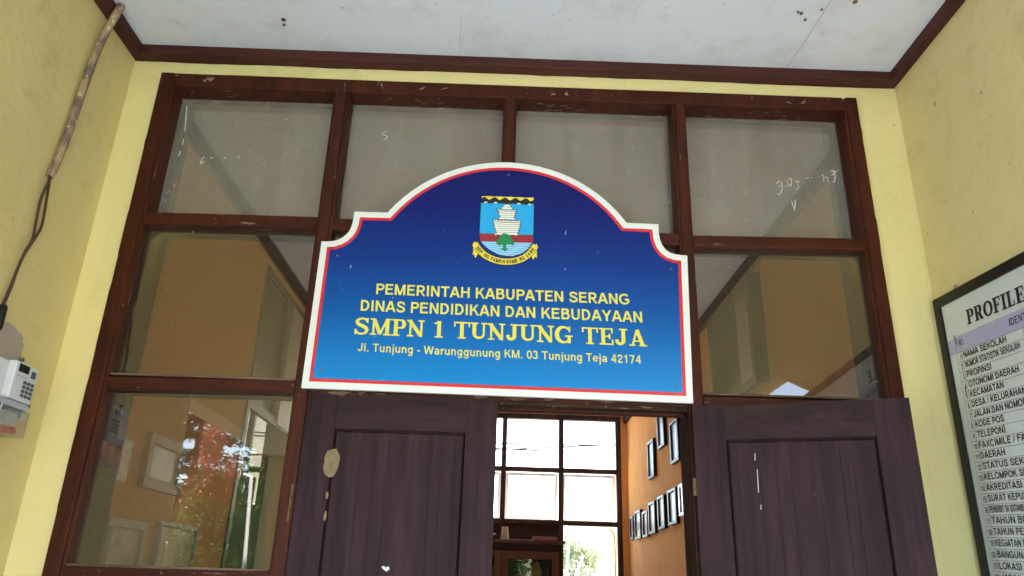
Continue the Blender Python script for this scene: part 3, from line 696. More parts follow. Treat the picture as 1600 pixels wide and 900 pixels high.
outl = [x2(SP(470.3, 606)), x2(SP(502.2, 376.7))] + lcv + circ3(SP(605.5, 331.8), SP(795, 253.5), SP(979, 347.8)) + rcv + [x2(SP(1074, 399)), x2(SP(1083.5, 630))]
def inset(pts, d):
    n = len(pts); out = []
    for i in range(n):
        p0, p1, p2 = Vector(pts[i-1]), Vector(pts[i]), Vector(pts[(i+1) % n])
        a = (p1-p0).normalized(); b = (p2-p1).normalized()
        na = Vector((a.y, -a.x)); nb = Vector((b.y, -b.x)); m = (na+nb).normalized(); out.append(tuple(p1+m*(d/max(.35, m.dot(na)))))
    return out
def plate(pts, y, th): return MB().prism([(p[0], y, p[1]) for p in pts], (0, th, 0))
plate(outl, SY, .014).build('backing_board', M['white'], sg, bevel=.0015)
in1 = inset(outl, .0245); in2 = inset(outl, .0365)
def ring(a, b, y):
    n = len(a); return MB().add([(p[0], y, p[1]) for p in a]+[(p[0], y, p[1]) for p in b], [(k, (k+1) % n, n+(k+1) % n, n+k) for k in range(n)])
ring(in1, in2, SY-.0006).build('red_border', M['red'], sg)
plate(inset(outl, .0362), SY-.0004, .0002).build('blue_face', M['blue'], sg)
L0 = .0012
def line(txt, bl, br, tl, bold):
    m = MB(); write(m, txt, SP(*bl, L0), SP(*br, L0), SP(*tl, L0), bold); return m
line('PEMERINTAH KABUPATEN SERANG', (587.5, 459.5), (983.5, 476), (588.7, 443), .195).build('lettering', M['letters'], sg, recalc=False)
line('DINAS PENDIDIKAN DAN KEBUDAYAAN', (563.3, 485.5), (1004, 504), (564.6, 468.5), .195).build('lettering', M['letters'], sg, recalc=False)
m = MB(); serif_write(m, 'SMPN 1 TUNJUNG TEJA', SP(553.5, 522, L0), SP(1011, 542, L0), SP(555.8, 496, L0), lift=(0, 0, 0))
m.build('lettering', M['letters'], sg, recalc=False)
line('Jl. Tunjung - Warunggunung KM. 03 Tunjung Teja 42174', (558.7, 548.5), (1002, 568.3), (559.6, 535.8), .17).build('lettering', M['letters'], sg, recalc=False)
for px, py in ((527, 399.5), (1048.5, 420), (501, 578.5), (1057, 603), (794.5, 273.5)):
    MB().lathe((0, 0, 0), [(.0046, 0), (.0046, .0012), (.0034, .0024), (.0012, .0026)], 12).map(lambda v, p=SP(px, py, .0006): (p.x+v.x, p.y-v.z, p.z+v.y)).build('screw', M['steel'], sg)
# small scratches on the face
sx = MB()
for px, py, l in ((547, 419, 5), (883, 367, 7), (882, 422, 3), (613, 466, 2)):
    p = SP(px, py, .001); sx.add([p, p+Vector((.0022, 0, 0)), p+Vector((.004, 0, l*.0025)), p+Vector((.0016, 0, l*.0025))], [(0, 1, 2, 3)])
sx.build('scratch', M['chalk'], sg, recalc=False)

# emblem, drawn in crop pixels (4.5 per photo pixel) on the face of the board
def E(x, y, l=0): return SP(700+x/4.5, 240+y/4.5, .0008+l*.00025)
emb = MB().sheet([E(*p) for p in [(230, 340), (607, 352), (600, 580), (590, 625), (560, 672), (510, 706), (460, 722), (410, 724), (350, 712), (290, 680), (240, 632), (219, 570)]]).build('emblem', M['e_black'], sg, recalc=False)
def ep(name, mat, polys, l):
    m = MB()
    for i, p in enumerate(polys): m.sheet([E(x, y, l+i*.03) for x, y in p])
    return m.build(name, M[mat], emb, recalc=False)
ep('sky_field', 'e_sky', [[(233, 344), (604, 355), (599, 575), (222, 563)]], 1)
ep('water', 'e_water', [[(230, 615), (592, 628), (582, 640), (556, 672), (508, 703), (460, 718), (410, 719), (352, 708), (292, 676), (248, 638)]], 1)
wv = MB()
for k, (y, x0, x1) in enumerate(((626, 240, 585), (640, 252, 580), (655, 268, 565), (668, 285, 552), (682, 305, 535), (696, 330, 510), (708, 365, 470))):
    pts = [(x0+(x1-x0)*q/14, y+10*q/14+2.5*math.sin(q*1.3+k)) for q in range(15)]; n = 15
    wv.add([E(x, yy-1.3, 2) for x, yy in pts]+[E(x, yy+1.6, 2) for x, yy in pts], [(q, q+1, n+q+1, n+q) for q in range(n-1)])
wv.build('wave_lines', M['e_white'], emb, recalc=False)
def merlons(y0, x0, x1, n, h):
    p = []
    for k in range(n):
        a = x0+(x1-x0)*k/n; b = x0+(x1-x0)*(k+.55)/n; c = x0+(x1-x0)*(k+1)/n; f = lambda x: y0+(x-x0)*.038
        p += [(a, f(a)-h), (b, f(b)-h), (b, f(b)), (c, f(c))]
    return p
ep('brick_band', 'e_red', [merlons(570, 220, 600, 11, 13)+[(597, 628), (228, 616)]], 3)
bl = []
for r in range(3):
    y = 578+r*13; bl.append([(222, y), (598, y+13), (598, y+15.5), (222, y+2.5)])
    for k in range(10):
        x = 232+k*37+(r % 2)*18; yy = y+(x-222)*.035; bl.append([(x, yy), (x+2.5, yy), (x+2.5, yy+13), (x, yy+13)])
ep('brick_joints', 'e_black', bl, 4)
# lighthouse tower: stacked white tiers with black edges
def tier(y0, y1, a0, a1, cx=415, sl=.03): return [(cx-a0, y0-a0*sl), (cx+a0, y0+a0*sl), (cx+a1, y1+a1*sl), (cx-a1, y1-a1*sl)]
tiers = [(362, 376, 18, 28), (377, 392, 30, 38), (394, 406, 70, 64), (407, 420, 58, 55), (421, 434, 60, 54), (435, 448, 52, 46), (449, 464, 48, 62), (470, 483, 100, 94), (485, 497, 96, 88), (498, 512, 90, 86), (513, 526, 92, 84), (527, 540, 82, 78), (541, 554, 84, 72), (555, 572, 70, 82)]
ep('tower_outline', 'e_black', [tier(y0-3, y1+3, a+5, b+5) for y0, y1, a, b in tiers]+[arc(417, 366, 26, 14, 180, 360, 10)], 2)
ep('tower', 'e_white', [tier(y0, y1-1.5, a, b) for y0, y1, a, b in tiers]+[arc(417, 366, 20, 9, 180, 360, 10)], 4)
rl = []
for y, a in ((398, 66), (475, 96)):
    for k in range(13): x = 415-a+2*a*k/12; rl.append([(x-1.5, y-5+(x-415)*.03), (x+1.5, y-5+(x-415)*.03), (x+1.5, y+7+(x-415)*.03), (x-1.5, y+7+(x-415)*.03)])
ep('railing', 'e_black', rl, 6)
ep('brick_gate', 'e_white', [[(x, 560), (x+6, 560), (x+6, 574), (x, 574)] for x in (332, 362, 434, 472)], 6)
tree = [(346, 632), (342, 612), (356, 596), (362, 582), (378, 574), (392, 562), (410, 566), (424, 572), (440, 584), (452, 598), (460, 616), (462, 634), (450, 645), (438, 634), (424, 638), (412, 634), (408, 650), (410, 668), (425, 668), (410, 674), (400, 684), (390, 674), (372, 668), (388, 664), (388, 636), (376, 640), (362, 645)]
cx, cy = 402, 615
ep('tree_outline', 'e_black', [[(cx+(x-cx)*1.06, cy+(y-cy)*1.06) for x, y in tree]], 6)
ep('tree', 'e_green', [tree], 8)
# crown band: black strip with yellow scallops and white flecks
ep('crown_band', 'e_black', [[(233, 296), (607, 309), (607, 357), (590, 352), (565, 362), (500, 354), (440, 352), (340, 350), (265, 350), (234, 346)]], 5)
yl = []
for k in range(5):
    x0 = 238+k*73; x1 = x0+71; f = lambda x: 296+(x-233)*.035
    yl.append([(x0+q*(x1-x0)/10, f(x0)+3) for q in range(11)]+[(x1-q*(x1-x0)/10, f(x1)+15+10*math.sin(q/10*2*math.pi)) for q in range(11)])
ep('crown_scallops', 'e_yellow', yl, 7)
ep('crown_flecks', 'e_white', [[(x+14*math.cos(a), y+5*math.sin(a)) for a in [k*.6 for k in range(10)]] for x, y in ((265, 343), (335, 345), (498, 352), (574, 357))], 7)
# ribbon with motto
def rib(w, l):
    c = [(188, 632), (215, 672), (255, 710), (305, 738), (360, 755), (412, 760), (470, 755), (525, 737), (570, 706), (600, 672), (617, 644)]
    pts = []
    for i in range(len(c)-1):
        p0, p1, p2, p3 = (Vector(c[max(i-1, 0)]), Vector(c[i]), Vector(c[i+1]), Vector(c[min(i+2, len(c)-1)]))
        for k in range(4):
            u = k/4; pts.append(.5*((2*p1)+(p2-p0)*u+(2*p0-5*p1+4*p2-p3)*u*u+(3*p1-p0-3*p2+p3)*u**3))
    pts.append(Vector(c[-1])); return pts
rp = rib(0, 0)
def ribpoly(w):
    up, dn = [], []
    for i, p in enumerate(rp):
        t = (rp[min(i+1, len(rp)-1)]-rp[max(i-1, 0)]).normalized(); q = Vector((-t.y, t.x)); up.append(p-q*w); dn.append(p+q*w)
    return up, dn
def ribmesh(w, l):
    up, dn = ribpoly(w); n = len(up)
    return MB().add([E(p.x, p.y, l) for p in up]+[E(p.x, p.y, l) for p in dn], [(k, k+1, n+k+1, n+k) for k in range(n-1)])
tails = [[(190, 615), (176, 632), (178, 690), (170, 712), (184, 708), (190, 735), (206, 712), (215, 690)], [(622, 632), (630, 655), (624, 690), (626, 735), (610, 722), (602, 746), (592, 735), (584, 700)]]
ep('ribbon_tails', 'e_yellow', tails, 9)
ep('ribbon_tail_edge', 'e_black', [[(sum(q[0] for q in t)/8+(x-sum(q[0] for q in t)/8)*1.16, sum(q[1] for q in t)/8+(y-sum(q[1] for q in t)/8)*1.1) for x, y in t] for t in tails], 8)
ribmesh(25, 10).build('ribbon_edge', M['e_black'], emb, recalc=False)
ribmesh(21.5, 11).build('ribbon', M['e_yellow'], emb, recalc=False)
mt = MB(); txt = 'SEPI ING PAMRIH RAME ING GAWE'
ln = [0]
for k in range(1, len(rp)): ln.append(ln[-1]+(rp[k]-rp[k-1]).length)
def along(d):
    for k in range(1, len(rp)):
        if ln[k] >= d: u = (d-ln[k-1])/(ln[k]-ln[k-1]); return rp[k-1].lerp(rp[k], u), (rp[k]-rp[k-1]).normalized()
    return rp[-1], (rp[-1]-rp[-2]).normalized()
wd = {'I': .42, ' ': .55, 'M': 1.2, 'W': 1.3}
tot = sum(wd.get(c, 1) for c in txt); d = ln[-1]*.05; stp = ln[-1]*.9/tot
for ch in txt:
    w_ = wd.get(ch, 1)*stp
    if ch != ' ':
        p, t = along(d+w_/2); q = Vector((t.y, -t.x)); h = 27
        a = p-t*w_*.42-q*h/2; b = p+t*w_*.42-q*h/2; c = a+q*h
        if ch == 'I': a = p-t*w_*.2-q*h/2; b = p+t*w_*.2-q*h/2; c = a+q*h
        write(mt, ch, E(a.x, a.y, 13), E(b.x, b.y, 13), E(c.x, c.y, 13), .27)
    d += w_
mt.build('motto_lettering', M['e_black'], emb, recalc=False)

# ================================================================== PROFILE BOARD
BX = 1.605
pb = thing('profile_board', 'black framed school profile table hanging on the yellow wall', 'notice board', (1.63, -.5, 1.5))
O = Vector((BX, -.013, 2.528)); UD = Vector((0, -1, -.0526)); VD = Vector((0, .0083, -1))      # along the top, down the side
def B(u, v, l=0.): return O + UD*u + VD*v + Vector((-l, 0, 0))
BW, BH = 1.25, 1.30; fwid = .038
b = MB()
for q in ([B(0, 0), B(BW, 0), B(BW-fwid, fwid), B(fwid, fwid)], [B(0, BH), B(0, 0), B(fwid, fwid), B(fwid, BH-fwid)], [B(BW, 0), B(BW, BH), B(BW-fwid, BH-fwid), B(BW-fwid, fwid)], [B(BW, BH), B(0, BH), B(fwid, BH-fwid), B(BW-fwid, BH-fwid)]):
    b.prism(q, (.022, 0, 0))
b.build('frame', M['black_frame'], pb, bevel=.003)
MB().prism([B(.03, .03, -.008), B(BW-.03, .03, -.008), B(BW-.03, BH-.03, -.008), B(.03, BH-.03, -.008)], (.01, 0, 0)).build('printed_sheet', M['board'], pb)
MB().tube([B(.13, .002)+Vector((.01, 0, -.002)), B(.133, -.016)+Vector((.012, 0, 0)), B(.143, -.016)+Vector((.012, 0, 0)), B(.15, .002)+Vector((.01, 0, -.002))], .0018, 6).build('wire_hook', M['rust'], pb)
# table coordinates come from the photo: row n centre z = 2.281 - .03445 (n-1); number column left edge leans a little
PXF = BX+.008
def T(y, z, l=0.): return Vector((PXF-.0008-l, y, z))
RP = .03445
def rowz(n, y): return 2.281-RP*(n-1) + (y+.11)*.055          # the rows slope gently down to the right
def left(n): return -.0935 + .00135*(n-1)
hdr = MB().sheet([T(-.052, 2.3555), T(-1.15, 2.3555-.057), T(-1.15, 2.300-.057), T(-.052, 2.302)]); hdr.build('header_strip', M['lilac'], pb, recalc=False)
lines = MB()
def ln_(a, b, w=.0011):
    t = (b-a).normalized(); q = Vector((0, -t.z, t.y))*w/2; q = q if abs(q.length) > 0 else Vector((0, 0, w/2))
    lines.add([a-q, b-q, b+q, a+q], [(0, 1, 2, 3)])
for n in range(1, 28):
    y0 = left(n)
    z0 = rowz(n, y0)+RP/2; y1 = -1.13
    ln_(T(y0, z0, .0004), T(y1, rowz(n, y1)+RP/2, .0004))
ln_(T(-.085, 2.3565, .0004), T(-1.13, 2.3565-.057, .0004))
for off, w in ((0, .0011), (.0312, .0011), (.352, .0011), (.372, .0011)):
    ln_(T(left(1)-off+.002, rowz(1, -.1-off)+RP/2+(.055 if off < .1 else 0), .0006), T(left(27)-off, rowz(27, -.1-off)-RP/2, .0006), w)
lines.build('table_rules', M['ink'], pb, recalc=False)
rows = ['NAMA SEKOLAH', 'NOMOR STATISTIK SEKOLAH', 'PROPINSI', 'OTONOMI DAERAH', 'KECAMATAN', 'DESA / KELURAHAN', 'JALAN DAN NOMOR', 'KODE POS', 'TELEPON', 'FAXCIMILE / FAX', 'DAERAH', 'STATUS SEKOLAH', 'KELOMPOK SEKOLAH', 'AKREDITASI', 'SURAT KEPUTUSAN', 'PENERBIT SK (DITANDATANGANI', 'TAHUN BERDIRI', 'TAHUN PERUBAHAN', 'KEGIATAN BELAJAR', 'BANGUNAN', 'LOKASI', 'JARAK']
wid = [.230, .287, .134, .262, .178, .275, .270, .151, .137, .255, .126, .300, .315, .178, .270, .245, .262, .29, .245, .165, .108, .10]
tx = MB()
def tw(txt, y, z, w, cap, bold=.195):
    a = T(y, z-cap/2, .001); bb = T(y-w, z-cap/2-w*.055, .001); write(tx, txt, a, bb, a+Vector((0, -cap*.01, cap)), bold)
for n, (s, w_) in enumerate(zip(rows, wid), 1):
    tw(s, -.1293+.00135*(n-1), rowz(n, -.12)+.003, w_, .0215)
    no = '11' if n == 1 else str(n)
    tw(no, left(n)-(.0145 if n == 1 else .0125 if n < 10 else .0075), rowz(n, left(n)-.015), (.011 if n == 1 else .0085 if n < 10 else .0185), .0195)
tw('NO', -.115, 2.330, .026, .022, .11); tw('IDENTITAS', -.390, 2.315, .145, .024, .17)
tx.build('table_lettering', M['ink'], pb, recalc=False)
tt = MB(); serif_write(tt, 'PROFILE', (BX+.0065, -.183, 2.3757), (BX+.0065, -.483, 2.3540), (BX+.0065, -.1865, 2.4275), nrm=(-1, 0, 0), T=.24, gap=.08)
tt.build('title_lettering', M['ink'], pb, recalc=False)
pk = MB()
for p in ([(1489, 524), (1493, 532), (1494, 540)], [(1507, 604), (1509, 614), (1508, 619)], [(1567, 663), (1569, 670), (1570, 677)]):
    for a, c in zip(p, p[1:]):
        A, Cc = onX(*a, PXF-.0025), onX(*c, PXF-.0025); pk.add([A, Cc, Cc+Vector((0, -.004, 0)), A+Vector((0, -.004, 0))], [(0, 1, 2, 3)])
pk.build('paint_drip', M['wood'], pb, recalc=False)

# ================================================================== LEFT WALL FITTINGS
pp = [onZ(190, 8, ZC-.002), onX(157, 67, XL+.032), onX(127, 147, XL+.026), onX(107, 207, XL+.022), onX(88, 254, XL+.018), onX(78, 276, XL+.016)]
def smooth(c, n=6):
    out = []
    for i in range(len(c)-1):
        p0, p1, p2, p3 = c[max(i-1, 0)], c[i], c[i+1], c[min(i+2, len(c)-1)]
        for k in range(n):
            u = k/n; out.append(.5*((2*p1)+(p2-p0)*u+(2*p0-5*p1+4*p2-p3)*u*u+(3*p1-p0-3*p2+p3)*u**3))
    return out+[c[-1]]
cp = MB().tube(smooth(pp), .0145, 12).build('conduit_pipe', M['pipe'])
tag(cp, 'old spattered conduit pipe slanting down the yellow wall from the ceiling', 'pipe')
wc = thing('power_cable', 'brown twisted twin cable hanging out of the conduit pipe', 'cable', onX(75, 290, XL+.015))
for st in ([(78, 270), (76, 283), (64, 311), (56, 348), (51, 373), (40, 392), (30, 414), (20, 439), (3, 479)], [(79, 270), (77, 285), (71, 322), (65, 353), (54, 373), (37, 399), (26, 424), (18, 447), (4, 480)]):
    MB().tube(smooth([onX(x, y, XL+.016+.004*(k % 2)) for k, (x, y) in enumerate(st)]), .0046, 8).build('strand', M['cable'], wc)
a_, b_ = onX(6, 476, XL+.02), onX(-4, 515, XL+.02)
MB().tube([a_, a_.lerp(b_, .1), a_.lerp(b_, .9), b_], [.009, .013, .013, .010], 10).build('splice_sleeve', M['black_frame'], wc)

mtx = thing('electricity_meter', 'pale grey prepaid electricity meter with keypad on the yellow wall', 'meter', (XL, -.3, 1.95))
MX = -1.50
q = [onX(28, 562, MX), onX(62, 577, MX), onX(48, 637, MX), onX(14, 619, MX)]
m0, m1, z0, z1 = -.335, -.215, 1.981, 2.099
body = MB(); body.box(XL+.012, MX, m0, m1, z0, z1)
body.build('body', M['pvc'], mtx, bevel=.006)
MB().box(XL+.010, MX-.022, m0-.075, m0+.002, z0+.004, z1-.003).build('side_cover', M['pvc'], mtx, bevel=.006)
def F(a, c, d=0): return Vector((MX+.0008+d, m0+(m1-m0)*a, z1+(z0-z1)*c))       # a towards the facade, c downwards
def fp(name, mat, a0, a1, c0, c1, th, bv=.001): MB().obox(F(a0, c0), Vector((0, (m1-m0)*(a1-a0), 0)), Vector((0, 0, (z0-z1)*(c1-c0))), Vector((th, 0, 0))).build(name, M[mat], mtx, bevel=bv)
fp('display', 'lcd', .12, .56, .06, .27, .0012); fp('button', 'key', .68, .86, .14, .33, .003)
k_ = MB()
for r in range(4):
    for c in range(3): k_.obox(F(.44+c*.17, .46+r*.115), Vector((0, (m1-m0)*.12, 0)), Vector((0, 0, (z0-z1)*.08)), Vector((.002, 0, 0)))
k_.build('keypad', M['key'], mtx)
fp('indicator', 'key', .16, .19, .36, .39, .001, 0); fp('indicator', 'key', .32, .35, .36, .39, .001, 0); fp('indicator', 'key', .48, .51, .36, .39, .001, 0)
MB().box(XL+.006, MX-.004, m0-.03, m1+.004, 1.960, 1.9795).build('terminal_shroud', M['pvc_dark'], mtx, bevel=.004)
MB().box(XL+.004, MX-.012, m0-.06, m1+.030, 1.880, 1.958).build('terminal_cover', M['frost'], mtx, bevel=.004)
MB().box(XL+.02, MX-.018, m0+.03, m1-.018, 1.902, 1.950).build('breaker', M['white'], mtx, bevel=.004)
MB().box(XL+.02, MX-.016, m1-.036, m1-.012, 1.886, 1.904).build('breaker_switch', M['orange_btn'], mtx, bevel=.002)
MB().box(XL+.02, MX-.020, m0-.05, m0+.040, 1.884, 1.900).build('terminal_block', M['pvc'], mtx, bevel=.003)
MB().box(XL+.004, XL+.03, m1+.004, m1+.052, 1.950, 1.962).build('bracket', M['rust'], mtx)
MB().tube([(XL+.03, m1+.005, 1.962), (XL+.035, m1+.028, 1.957), (XL+.03, m1+.045, 1.953)], .008, 8).build('terminal_cap', M['green_btn'], mtx)
sc_ = MB()
for a, c in ((-.30, 2.108), (-.21, 1.978)): sc_.tube([(MX-.02, a, c), (MX-.006, a, c)], .006, 8)
sc_.build('screw', M['key'], mtx)
MB().tube(smooth([Vector((MX-.02, m0+.005, 1.985)), Vector((MX-.004, m0-.01, 1.96)), Vector((MX-.006, m0-.022, 1.92)), Vector((MX-.02, m0-.03, 1.885))]), .0016, 6).build('lead_wire', M['pvc'], mtx)

# ================================================================== HALL: PICTURES
def picture(label, X, side, y0, y1, z0, z1, frame, face, fw_=.028, th=.03, grp=None):
    """hung on the wall X; side = +1 hangs on a wall to the right (faces -X)"""
    t = thing('picture_frame', label, 'picture', (X, (y0+y1)/2, z0), grp)
    fv = min(fw_*1.7, (y1-y0)*.3) if side > 0 else fw_
    a, b = (X-th, X-.002) if side > 0 else (X+.002, X+th)
    m = MB(); m.box(a, b, y0, y1, z0, z0+fw_); m.box(a, b, y0, y1, z1-fw_, z1); m.box(a, b, y0, y0+fv, z0+fw_, z1-fw_); m.box(a, b, y1-fv, y1, z0+fw_, z1-fw_)
    m.build('frame', frame, t, bevel=.003)
    xa, xb = (X-th*.55, X-.003) if side > 0 else (X+.003, X+th*.55)
    MB().box(xa, xb, y0+fv-.002, y1-fv+.002, z0+fw_-.002, z1-fw_+.002).build('print', face, t)
    return t
def photo_mat(name, cols, sc=9):
    m, nt, b = base_mat(name, .3, .22)
    c = ramp(nt, noise(nt, sc, 3), [(.3+.4*k/max(1, len(cols)-1), q) for k, q in enumerate(cols)]); nt.links.new(c, b.inputs['Base Color']); return m
M['photo'] = photo_mat('glazed_pale_print', [(.22, .25, .25), (.36, .38, .37), (.44, .44, .42)])
M['photo2'] = photo_mat('glazed_grey_print', [(.30, .33, .34), (.5, .52, .52), (.62, .62, .6)])
M['brownframe'] = flat('brown_frame', (.11, .04, .02), .4); M['tanframe'] = flat('tan_wood_frame', (.32, .19, .08), .5); M['greenframe'] = flat('grey_green_frame', (.20, .27, .22), .4); M['blueframe'] = flat('blue_grey_frame', (.22, .27, .31), .4)
G1 = 'small pictures along the orange hall wall'
pics = [(1028, 1041, 640, 703, 'black_frame', 'upper black framed picture between the other two of the top row'),
 (1048, 1064, 651, 727, 'black_frame', 'upper black framed picture hung nearest the door jamb'),
 (1013, 1025, 684, 751, 'black_frame', 'upper black framed picture hung lowest of the top row'),
 (985, 992, 805, 845, 'brownframe', 'slim brown framed picture closest to the bright window'),
 (993, 1004, 795, 845, 'black_frame', 'black framed picture between the two slim brown frames'),
 (1005, 1015, 796, 842, 'brownframe', 'slim brown framed picture beside a black frame and nearer the door'),
 (1014.6, 1027, 781, 837, 'black_frame', 'lower black framed picture just door side of the brown frames'),
 (1029, 1042, 771, 830, 'black_frame', 'lower black framed picture below the gap in the top row'),
 (1045, 1061, 760, 823, 'black_frame', 'lower and largest black framed picture beside the white framed one'),
 (1062, 1072, 753, 809, 'pale', 'white framed picture half hidden by the door jamb')]
for x0, x1, y0, y1, fm, lb in pics:
    A = onX(x1, (y0+y1)/2, IR-.015); Bq = onX(x0, (y0+y1)/2, IR-.015); xm = (x0+x1)/2
    zt = onX(xm, y0, IR-.015).z; zb = onX(xm, y1, IR-.015).z
    zt, zb = zt-(zt-zb)*.05, zb+(zt-zb)*.05
    picture(lb, IR, 1, A.y+.035, Bq.y-.030, zb, zt, M[fm], M['photo2' if (x0*7) % 3 > 1 else 'photo'], .026, .034, G1)
def lpic(lb, x0, x1, y0, y1, fm, face, f=.03):
    ym = (y0+y1)/2; A = onX(x0, ym, IL+.01); Bq = onX(x1, ym, IL+.01); xm = (x0+x1)/2
    picture(lb, IL, -1, A.y, Bq.y, onX(xm, y1, IL+.01).z, onX(xm, y0, IL+.01).z, fm, face, f, .03)
lpic('wide tan framed picture seen through the dusty pane, uppermost on its wall', 222, 282, 682, 770, M['tanframe'], M['photo'], .045)
lpic('dark green and tan framed picture standing lower left behind the glass', 152, 216, 809, 930, M['greenframe'], M['photo2'], .035)
lpic('flat blue grey framed certificate low behind the window pane', 235, 297, 817, 930, M['blueframe'], M['photo2'], .02)
pmt = photo_mat('blue_white_poster', [(.05, .12, .35), (.55, .6, .6), (.30, .36, .22), (.6, .62, .6)], 16)
A, Bq = onX(172, 715, IL+.004), onX(203, 715, IL+.004)
tag(MB().box(IL+.002, IL+.006, A.y, Bq.y, onX(187, 752, IL).z, onX(187, 682, IL).z).build('wall_poster', pmt), 'small blue and white poster on the orange wall behind the glass', 'poster')
# doorway / transom openings in the hall side walls
def opening(label, X, y0, y1, zs, rails, th):
    t = thing('doorway_frame', label, 'door frame', (X, y0, 0)); m = MB()
    m.box(X-th, X+th, y0, y0+.05, zs, 3.28); m.box(X-th, X+th, y1-.05, y1, zs, 3.28)
    for z in rails: m.box(X-th+.002, X+th-.002, y0+.05, y1-.05, z, z+.05)
    m.build('frame', M['dark_wood'], t); return t
t = opening('dark transom frame high in the orange wall behind the pane', IR, 1.53, 2.45, 2.60, (2.60, 3.23), .08)
MB().box(IR-.02, IR+.01, 1.585, 1.98, 2.652, 3.228).build('shutter', M['pvc_dark'], t); MB().box(IR+.03, IR+.04, 1.985, 2.395, 2.652, 3.228).build('shutter', M['dark_wood'], t)
t = opening('dark doorway frame in the orange wall behind the panes above the meter side', IL, 1.70, 2.92, 0, (2.40, 3.23), .012)
MB().box(IL-.01, IL+.02, 2.3, 2.86, 2.412, 3.228).build('shutter', M['pvc_dark'], t); MB().box(IL-.04, IL-.03, 1.755, 2.298, 2.412, 3.228).build('shutter', M['dark_wood'], t)

# ================================================================== HALL: REAR WINDOW
rwn = thing('rear_window', 'bright dark framed grid window in the far wall of the hall', 'window', (.05, RY, 1.5))
m = MB(); YR = RY+.02
for x in (-1.33, -.64, .055, .742, 1.432): m.box(x-.03, x+.03, YR, YR+.09, 1.52 if x > .7 else 1.9, 3.42)
m.box(-1.36, 1.46, YR-.002, YR+.092, 3.36, 3.425)
for z in (2.755, 2.155): m.box(-1.31, 1.41, YR+.003, YR+.088, z-.028, z+.028)
m.box(.74, 1.41, YR+.003, YR+.088, 1.50, 1.56)
m.build('window_frame', M['window_wood'], rwn, bevel=.004)
MB().box(-1.33, .72, YR+.03, YR+.07, 0, 2.13).build('lower_panel', M['dark_wood'], rwn)
for x0, x1 in ((-1.3, -.67), (-.61, .025), (.085, .712), (.772, 1.402)):
    MB().box(x0-.005, x1+.005, YR+.04, YR+.044, 2.783, 3.36).build('window_pane', M['clear'], rwn)
MB().box(.767, 1.407, YR+.04, YR+.044, 1.56, 2.127).build('window_pane', M['clear'], rwn)
# two awning sashes pushed open outwards
for x0, x1 in ((-.61, .025), (.085, .712), (.772, 1.402)):
    s = MB(); p0 = Vector((x0, YR+.10, 2.725)); dn = Vector((0, .22, -.50)); wv_ = Vector((x1-x0, 0, 0)); nn = Vector((0, .025, .011))
    s.obox(p0, Vector((.035, 0, 0)), dn, nn); s.obox(p0+wv_, Vector((-.035, 0, 0)), dn, nn); s.obox(p0+dn, wv_, Vector((0, .02, -.045)), nn); s.obox(p0, wv_, dn*.07, nn)
    sa = s.build('awning_sash', M['white'], rwn)
lwn = thing('side_room_window', 'small pale window glimpsed through the lower pane in the side room', 'window', (-3, RY, 2.25))
m = MB(); m.box(-3.045, -2.985, YR, YR+.09, 2.25, 3.36); m.box(-3.18, -3.045, YR, YR+.09, 2.64, 2.70); m.box(-2.985, -2.82, YR, YR+.09, 2.62, 2.68)
m.build('window_frame', M['pvc_dark'], lwn)
MB().box(-3.18, -3.046, YR+.03, YR+.07, 2.25, 2.56).build('lower_panel', M['dark_wood'], lwn); MB().box(-2.984, -2.875, YR+.03, YR+.07, 2.25, 2.56).build('lower_panel', M['dark_wood'], lwn)  # added boards, shaped to leave an L of window light
MB().box(-3.18, -2.82, YR+.045, YR+.049, 2.26, 3.35).build('window_pane', M['dim'], lwn)
# cables outside
for k, (a, b_) in enumerate((((772, 684), (966, 687)), ((772, 692), (966, 702)), ((800, 693), (966, 686)))):
    A, Bq = onY(*a, 14), onY(*b_, 14); A2 = A+(A-Bq)*2.5; B2 = Bq+(Bq-A)*2.5
    pts = [A2.lerp(B2, q/16)+Vector((0, 0, -.12*math.sin(math.pi*q/16))) for q in range(17)]
    tag(MB().tube(pts, .017, 6).build('overhead_cable', M['black']), ('topmost thin overhead wire outside the rear window', 'lowest thin overhead wire outside the rear window', 'slanting overhead wire crossing the other two outside')[k], 'cable', 'overhead wires behind the hall')
# yard behind: column, wall, plants, poles
cl = thing('yard_column', 'cream painted column outside the rear window with a cable on it', 'column', (1.9, 8.2, 0))
a0, a1 = onY(953, 850, 8.2), onY(975, 850, 8.2); MB().box(a0.x, a1.x+.1, 8.2, 8.5, 0, 3.0).build('shaft', M['cream'], cl, bevel=.01)
MB().tube(smooth([onY(950, 826, 8.18), onY(958, 833, 8.18), onY(961, 850, 8.18), onY(962, 930, 8.18)]), .008, 6).build('cable', M['black'], cl)
tag(MB().box(-7, 9, 19, 19.25, 0, 3.0).build('yard_wall', M['cream']), 'pale yard wall far behind the rear window', 'wall')
hs = thing('orange_roof_house', 'far house with an orange tiled roof outside the rear window', 'house', (4, 17, 0))
pA = onY(925, 872, 16); MB().box(pA.x-1.2, pA.x+1.5, 16, 17, 0, pA.z-.15).build('wall', M['white'], hs)
MB().prism([(pA.x-1.4, 15.9, pA.z-.15), (pA.x+1.7, 15.9, pA.z-.15), (pA.x+.2, 15.9, pA.z+.6)], (0, 1.3, 0)).build('roof', M['pale_tile'], hs)
